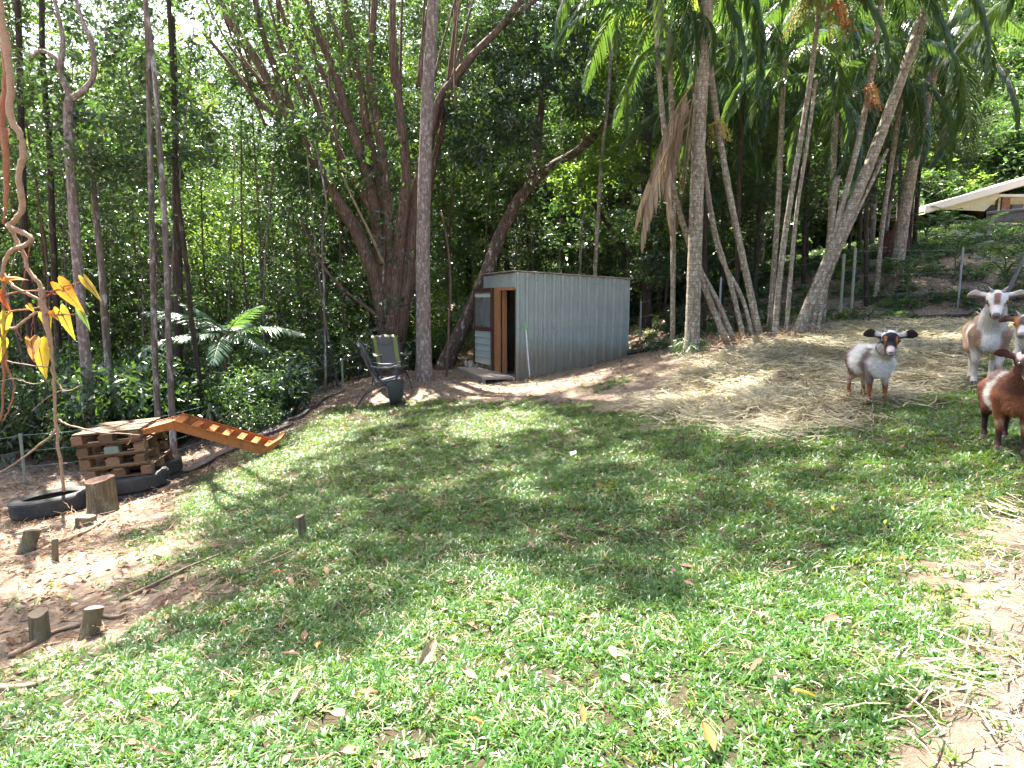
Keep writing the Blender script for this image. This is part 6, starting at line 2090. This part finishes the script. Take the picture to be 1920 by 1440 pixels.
# ================================================================== HOUSE AND GUARD RAIL
def house():
    Y = 25.0
    b = at(1900, 425, Y); b.z = hz1(b.x, b.y)
    t = thing('house', 'cream house with sloping roof and brick pillar up on the bank', 'house', b)
    cream = mottle('cream_paint', (.56, .51, .29), (.62, .57, .34), 3, rough=.6, bstr=.05)
    fascia = plain('fascia_white', (.72, .69, .60), .5)
    A, B = at(1735, 388, Y), at(2060, 296, Y)
    dv = Vector((.35, 9.0, 0))
    th = Vector((0, 0, -.16))
    def prism(P, ext, nm, mt, part):
        V = P + [p + ext for p in P]
        n = len(P)
        F = [tuple(range(n)), tuple(range(2 * n - 1, n - 1, -1))] + [(i, i + n, (i + 1) % n + n, (i + 1) % n) for i in range(n)]
        return obj(part, MB().add(V, F).mesh(nm, mt), t, True)
    prism([A, B, B + th, A + th], dv, 'house_roof', mottle('roof_sheet', (.40, .38, .33), (.48, .45, .40), 3, rough=.5), 'roof')
    prism([A + Vector((-.03, -.04, .03)), B + Vector((0, -.04, .03)), B + Vector((0, -.04, -.26)), A + Vector((-.03, -.04, -.22))], Vector((0, .035, 0)), 'house_fascia', fascia, 'fascia')
    # soffit slopes under the roof to the wall
    s = Vector((0, 2.2, 0))
    prism([A + th + Vector((0, .02, -.06)), B + th + Vector((0, .02, -.06)), B + th + Vector((0, .02, -.10)), A + th + Vector((0, .02, -.10))], Vector((.1, 2.3, 0)), 'house_soffit', cream, 'soffit')
    w0, w1 = at(1850, 440, Y + 2.3), at(2060, 440, Y + 2.3)
    z0 = b.z - .5
    prism([Vector((w0.x, Y + 2.3, z0)), Vector((w1.x, Y + 2.3, z0)), Vector((w1.x, Y + 2.3, B.z - .3)), Vector((w0.x, Y + 2.3, A.z + .5))], Vector((0, 5, 0)), 'house_wall', cream, 'wall')
    prism([at(1744, 391, Y + .2), at(1874, 354, Y + .2), at(1874, 369, Y + .2), at(1846, 396, Y + .2)], Vector((0, .08, 0)), 'house_gable', cream, 'gable_panel')
    bm, nt, out = nmat('house_brick')
    br = nt.nodes.new('ShaderNodeTexBrick'); br.inputs['Scale'].default_value = 4.0
    br.inputs['Color1'].default_value = (.30, .13, .07, 1); br.inputs['Color2'].default_value = (.40, .2, .11, 1); br.inputs['Mortar'].default_value = (.35, .32, .27, 1)
    mp = coords(nt); rt = nt.nodes.new('ShaderNodeVectorRotate'); rt.rotation_type = 'X_AXIS'; rt.inputs['Angle'].default_value = R(90)
    nt.links.new(mp, rt.inputs[0]); nt.links.new(rt.outputs[0], br.inputs[0])
    finish(nt, out, br.outputs[0], .85)
    def blk(px0, px1, z1y, Yb, d, mt, nm):
        a, c = at(px0, 440, Yb), at(px1, 440, Yb)
        zt = at(px0, z1y, Yb).z
        V = [Vector((a.x, Yb, z0)), Vector((c.x, Yb, z0)), Vector((c.x, Yb, zt)), Vector((a.x, Yb, zt))]
        prism(V, Vector((0, d, 0)), 'house_' + nm, mt, nm)
    blk(1873, 1888, 366, Y + 1.0, .35, bm, 'brick_pillar')
    blk(1866, 1870, 368, Y + .8, .12, cream, 'post')
    blk(1846, 1863, 384, Y + 2.25, .1, plain('dark_door', (.045, .03, .028), .5), 'door')
    bw = Vector((at(1892, 440, Y + 2.2).x, Y + 2.2, at(1892, 412, Y + 2.2).z)); e = Vector((at(1914, 440, Y + 2.2).x, Y + 2.2, at(1892, 383, Y + 2.2).z))
    gl = plain('window_glass', (.02, .025, .05), .08, .7)
    wn_ = prism([bw, Vector((e.x, bw.y, bw.z)), e, Vector((bw.x, bw.y, e.z))], Vector((0, .06, 0)), 'house_window', plain('timber_frame', (.2, .10, .05), .6), 'window')
    g0, g1 = bw + Vector((.06, -.012, .06)), e + Vector((-.06, -.012, -.06))
    mb = MB().add([g0, Vector((g1.x, g0.y, g0.z)), g1, Vector((g0.x, g0.y, g1.z))], [(0, 1, 2, 3)])
    o = obj('pane', mb.mesh('house_pane', gl), wn_); o.matrix_parent_inverse = Matrix.Identity(4)
    prism([at(1838, 364, Y + .3), at(1990, 364, Y + .3), at(1990, 369, Y + .3), at(1838, 369, Y + .3)], Vector((0, .12, 0)), 'house_beam', fascia, 'beam')
    # guard rail on the drive edge
    Yr = 17.5
    a, c = at(1849, 408, Yr), at(2010, 392, Yr - 1.2)
    t = thing('guard_rail', 'grey ribbed steel guard rail in front of the house', 'guard rail', Vector((a.x, a.y, hz1(a.x, a.y))))
    d = (c - a); n = Vector((d.y, -d.x, 0)).normalized()
    prof = [(-.155, .0), (-.14, .05), (-.09, .055), (-.05, .0), (.0, -.012), (.05, .0), (.09, .055), (.14, .05), (.155, .0)]
    V, F = [], []
    for off in (0, -.004):
        for p in (a, c):
            for z, o_ in prof:
                V.append(p + n * (o_ + off) + Vector((0, 0, z)))
    k = len(prof)
    for i in range(k - 1):
        F += [(i, i + k, i + k + 1, i + 1), (2 * k + i, 2 * k + i + 1, 3 * k + i + 1, 3 * k + i)]
    gm = mottle('galvanised_rail', (.20, .18, .165), (.28, .255, .235), 6, rough=.55, metal=.3)
    obj('beam', MB().add(V, F).mesh('rail_beam', gm), t, True)
    for f in (.03, .5, .97):
        p = a.lerp(c, f) - n * .07
        g = Vector((p.x, p.y, hz1(p.x, p.y) - .1))
        obj('post', MB().bar(g, p + Vector((0, 0, .12)), .08, .1, (0, 1, 0)).mesh('rail_post', gm), t, True)
house()

# ================================================================== HANGING VINE
def vine():
    Y = 6.45
    t = thing('hanging_vine', 'woody vine with orange and yellow heart-shaped leaves hanging into the tyre', 'vine', G(118, 940))
    vm, rm = M['vine'], M['root']
    def st(pts, r0, r1, m=vm, Yo=0.0, nm='stem', seg=7):
        P = px_path(pts, Y + Yo, 5)
        P = [p + Vector((random.uniform(-.004, .004), random.uniform(-.01, .01), 0)) for p in P]
        obj(nm, MB().tube(P, lerp_list(r0, r1, len(P)), seg, rough=.2).mesh('vine_' + nm, m, True), t, True)
    st([(-6, -160), (-4, -60), (2, 30), (12, 90), (20, 150), (20, 215), (40, 258), (44, 290), (36, 330), (42, 385), (32, 410), (14, 424)], .036, .026)
    st([(14, 424), (34, 432), (58, 446), (52, 458), (26, 468), (10, 486), (4, 520)], .026, .018, Yo=-.05)
    st([(18, 420), (30, 450), (45, 480), (52, 505), (66, 522), (77, 540), (84, 575), (92, 620), (98, 670), (102, 730), (106, 800), (112, 860), (119, 922)], .020, .015)
    st([(77, 540), (80, 570), (88, 610), (96, 650)], .032, .02)
    st([(4, 510), (20, 532), (45, 548), (70, 560), (78, 570)], .018, .014)
    st([(-10, 608), (20, 616), (36, 610), (58, 592), (70, 585)], .016, .012)
    st([(-10, 590), (30, 582), (55, 580), (75, 576)], .010, .008, rm); st([(-8, 560), (30, 548), (70, 545), (100, 548)], .009, .006, rm)
    st([(8, 60), (14, 140), (4, 220), (10, 300), (14, 330)], .045, .012, rm, .12, 'aerial_root'); st([(6, 520), (8, 620), (14, 690), (26, 720), (20, 760), (6, 790)], .014, .006, rm, 0, 'aerial_root')
    st([(4, 600), (8, 700), (2, 790)], .02, .008, rm, .05, 'aerial_root'); st([(10, 240), (12, 360), (6, 420)], .03, .01, rm, .1, 'aerial_root')
    pale = M['twig']
    st([(8, 676), (50, 684), (96, 689)], .006, .005, pale, -.05, 'twig'); st([(98, 680), (99, 700), (110, 722), (125, 733), (148, 724), (148, 718)], .007, .004, pale, -.05, 'twig')
    st([(118, 730), (90, 745), (60, 770)], .005, .003, pale, -.05, 'twig'); st([(0, 715), (30, 710), (62, 720), (95, 712)], .005, .004, pale, -.05, 'twig')
    st([(109, 787), (130, 797), (165, 806), (195, 812), (230, 813), (262, 816)], .010, .004, pale, -.35, 'twig'); st([(246, 814), (244, 828), (238, 834)], .004, .003, pale, -.35, 'twig')
    st([(106, 806), (90, 822), (60, 845), (30, 868), (-6, 890)], .013, .009, pale, -.1, 'twig')
    st([(20, 500), (30, 470), (22, 440)], .006, .004, pale, -.05, 'twig'); st([(58, 446), (50, 500), (40, 540)], .005, .003, rm, 0, 'twig')
    for pts in ([(84, 555), (110, 540), (140, 532), (158, 524)], [(86, 588), (110, 588), (135, 590), (150, 586)], [(62, 592), (60, 615), (58, 634)], [(30, 615), (36, 630), (42, 640)], [(80, 560), (95, 552), (108, 552)], [(85, 590), (100, 586), (113, 580)]):
        st(pts, .006, .004, M['petiole'], -.02, 'petiole', 6)
    def leaf(p0, p1, wpx, mat, turn=0.0, Yo=-.03, tiltY=.0):
        a, b = at(p0[0], p0[1], Y + Yo), at(p1[0], p1[1], Y + Yo + tiltY)
        d = b - a; L = d.length; x = d.normalized()
        side = x.cross(Vector((0, 1, 0))).normalized()
        nrm = side.cross(x)
        side, nrm = side * math.cos(turn) + nrm * math.sin(turn), nrm * math.cos(turn) - side * math.sin(turn)
        W = wpx / FPX * Y / 2 * .74
        out = [(-.14, .35), (-.17, .62), (-.10, .88), (.05, 1.0), (.2, .97), (.4, .78), (.6, .52), (.8, .25), (1.0, 0)]
        V = [a + nrm * .0]
        mid = [a + x * L * max(0, f) - nrm * .025 * L * math.sin(max(0, f) * 3.14) for f, _ in out]
        V = list(mid); F = []
        k = len(out)
        for s in (-1, 1):
            V += [a + x * L * f + side * s * W * w + nrm * (W * .42 * w * w + .10 * W * math.sin(f * 9 + s) * w - .05 * L * math.sin(max(f, 0) * 3.1)) for f, w in out]
        for q in (1, 2):
            for i in range(k - 1):
                f = (i, i + 1, q * k + i + 1, q * k + i)
                F.append(f if q == 1 else f[::-1])
        me = MB().add(V, F).mesh('vine_leaf', mat, True)
        o = obj('leaf', me, t, True)
        mb = MB().tube([m_ - nrm * .002 for m_ in mid[3:]], lerp_list(.0045, .0015, k - 3), 5)
        r = obj('midrib', mb.mesh('vine_midrib', M['petiole']), o)
        r.matrix_parent_inverse = o.matrix_parent_inverse.copy() if False else Matrix.Identity(4)
    def lm(nm, a, b, tr):
        m, nt, out = nmat(nm)
        nz = noise(nt, coords(nt), 14, 6, .7)
        c = ramp(nt, [(.28, (.12, .07, .02)), (.42, a), (.65, b)], nz)
        p = nt.nodes.new('ShaderNodeBsdfPrincipled'); nt.links.new(c, p.inputs['Base Color']); p.inputs['Roughness'].default_value = .35
        tl = nt.nodes.new('ShaderNodeBsdfTranslucent'); tl.inputs[0].default_value = (*tr, 1)
        mx = nt.nodes.new('ShaderNodeMixShader'); mx.inputs[0].default_value = .45
        nt.links.new(p.outputs[0], mx.inputs[1]); nt.links.new(tl.outputs[0], mx.inputs[2]); nt.links.new(mx.outputs[0], out.inputs[0])
        return m
    og = lm('orange_leaf', (.55, .20, .02), (.6, .28, .03), (.9, .40, .03)); ye = lm('yellow_leaf', (.36, .27, .03), (.45, .30, .03), (.68, .50, .05))
    br = lm('bronze_leaf', (.30, .16, .06), (.36, .2, .08), (.5, .28, .08)); gr = lm('green_leaf', (.12, .2, .05), (.2, .28, .06), (.3, .5, .08)); rd = lm('red_leaf', (.45, .10, .02), (.5, .14, .03), (.7, .2, .03))
    leaf((110, 532), (160, 588), 40, og, .25); leaf((113, 582), (143, 641), 30, ye, .35); leaf((58, 636), (65, 682), 36, br, .1, -.12); leaf((72, 644), (88, 714), 46, ye, .2, -.03)
    leaf((158, 522), (192, 570), 22, ye, .9); leaf((6, 520), (56, 526), 20, og, .9); leaf((82, 588), (96, 622), 30, ye, .3, .05); leaf((12, 590), (6, 642), 24, ye, .6); leaf((150, 580), (170, 624), 18, gr, .9)
    leaf((-2, 548), (22, 590), 18, rd, .9); leaf((98, 583), (112, 602), 22, og, .5); leaf((4, 640), (-4, 690), 24, ye, .3); leaf((52, 572), (66, 586), 14, ye, .2)
M['petiole'] = plain('petiole', (.26, .07, .05), .5)
vine()
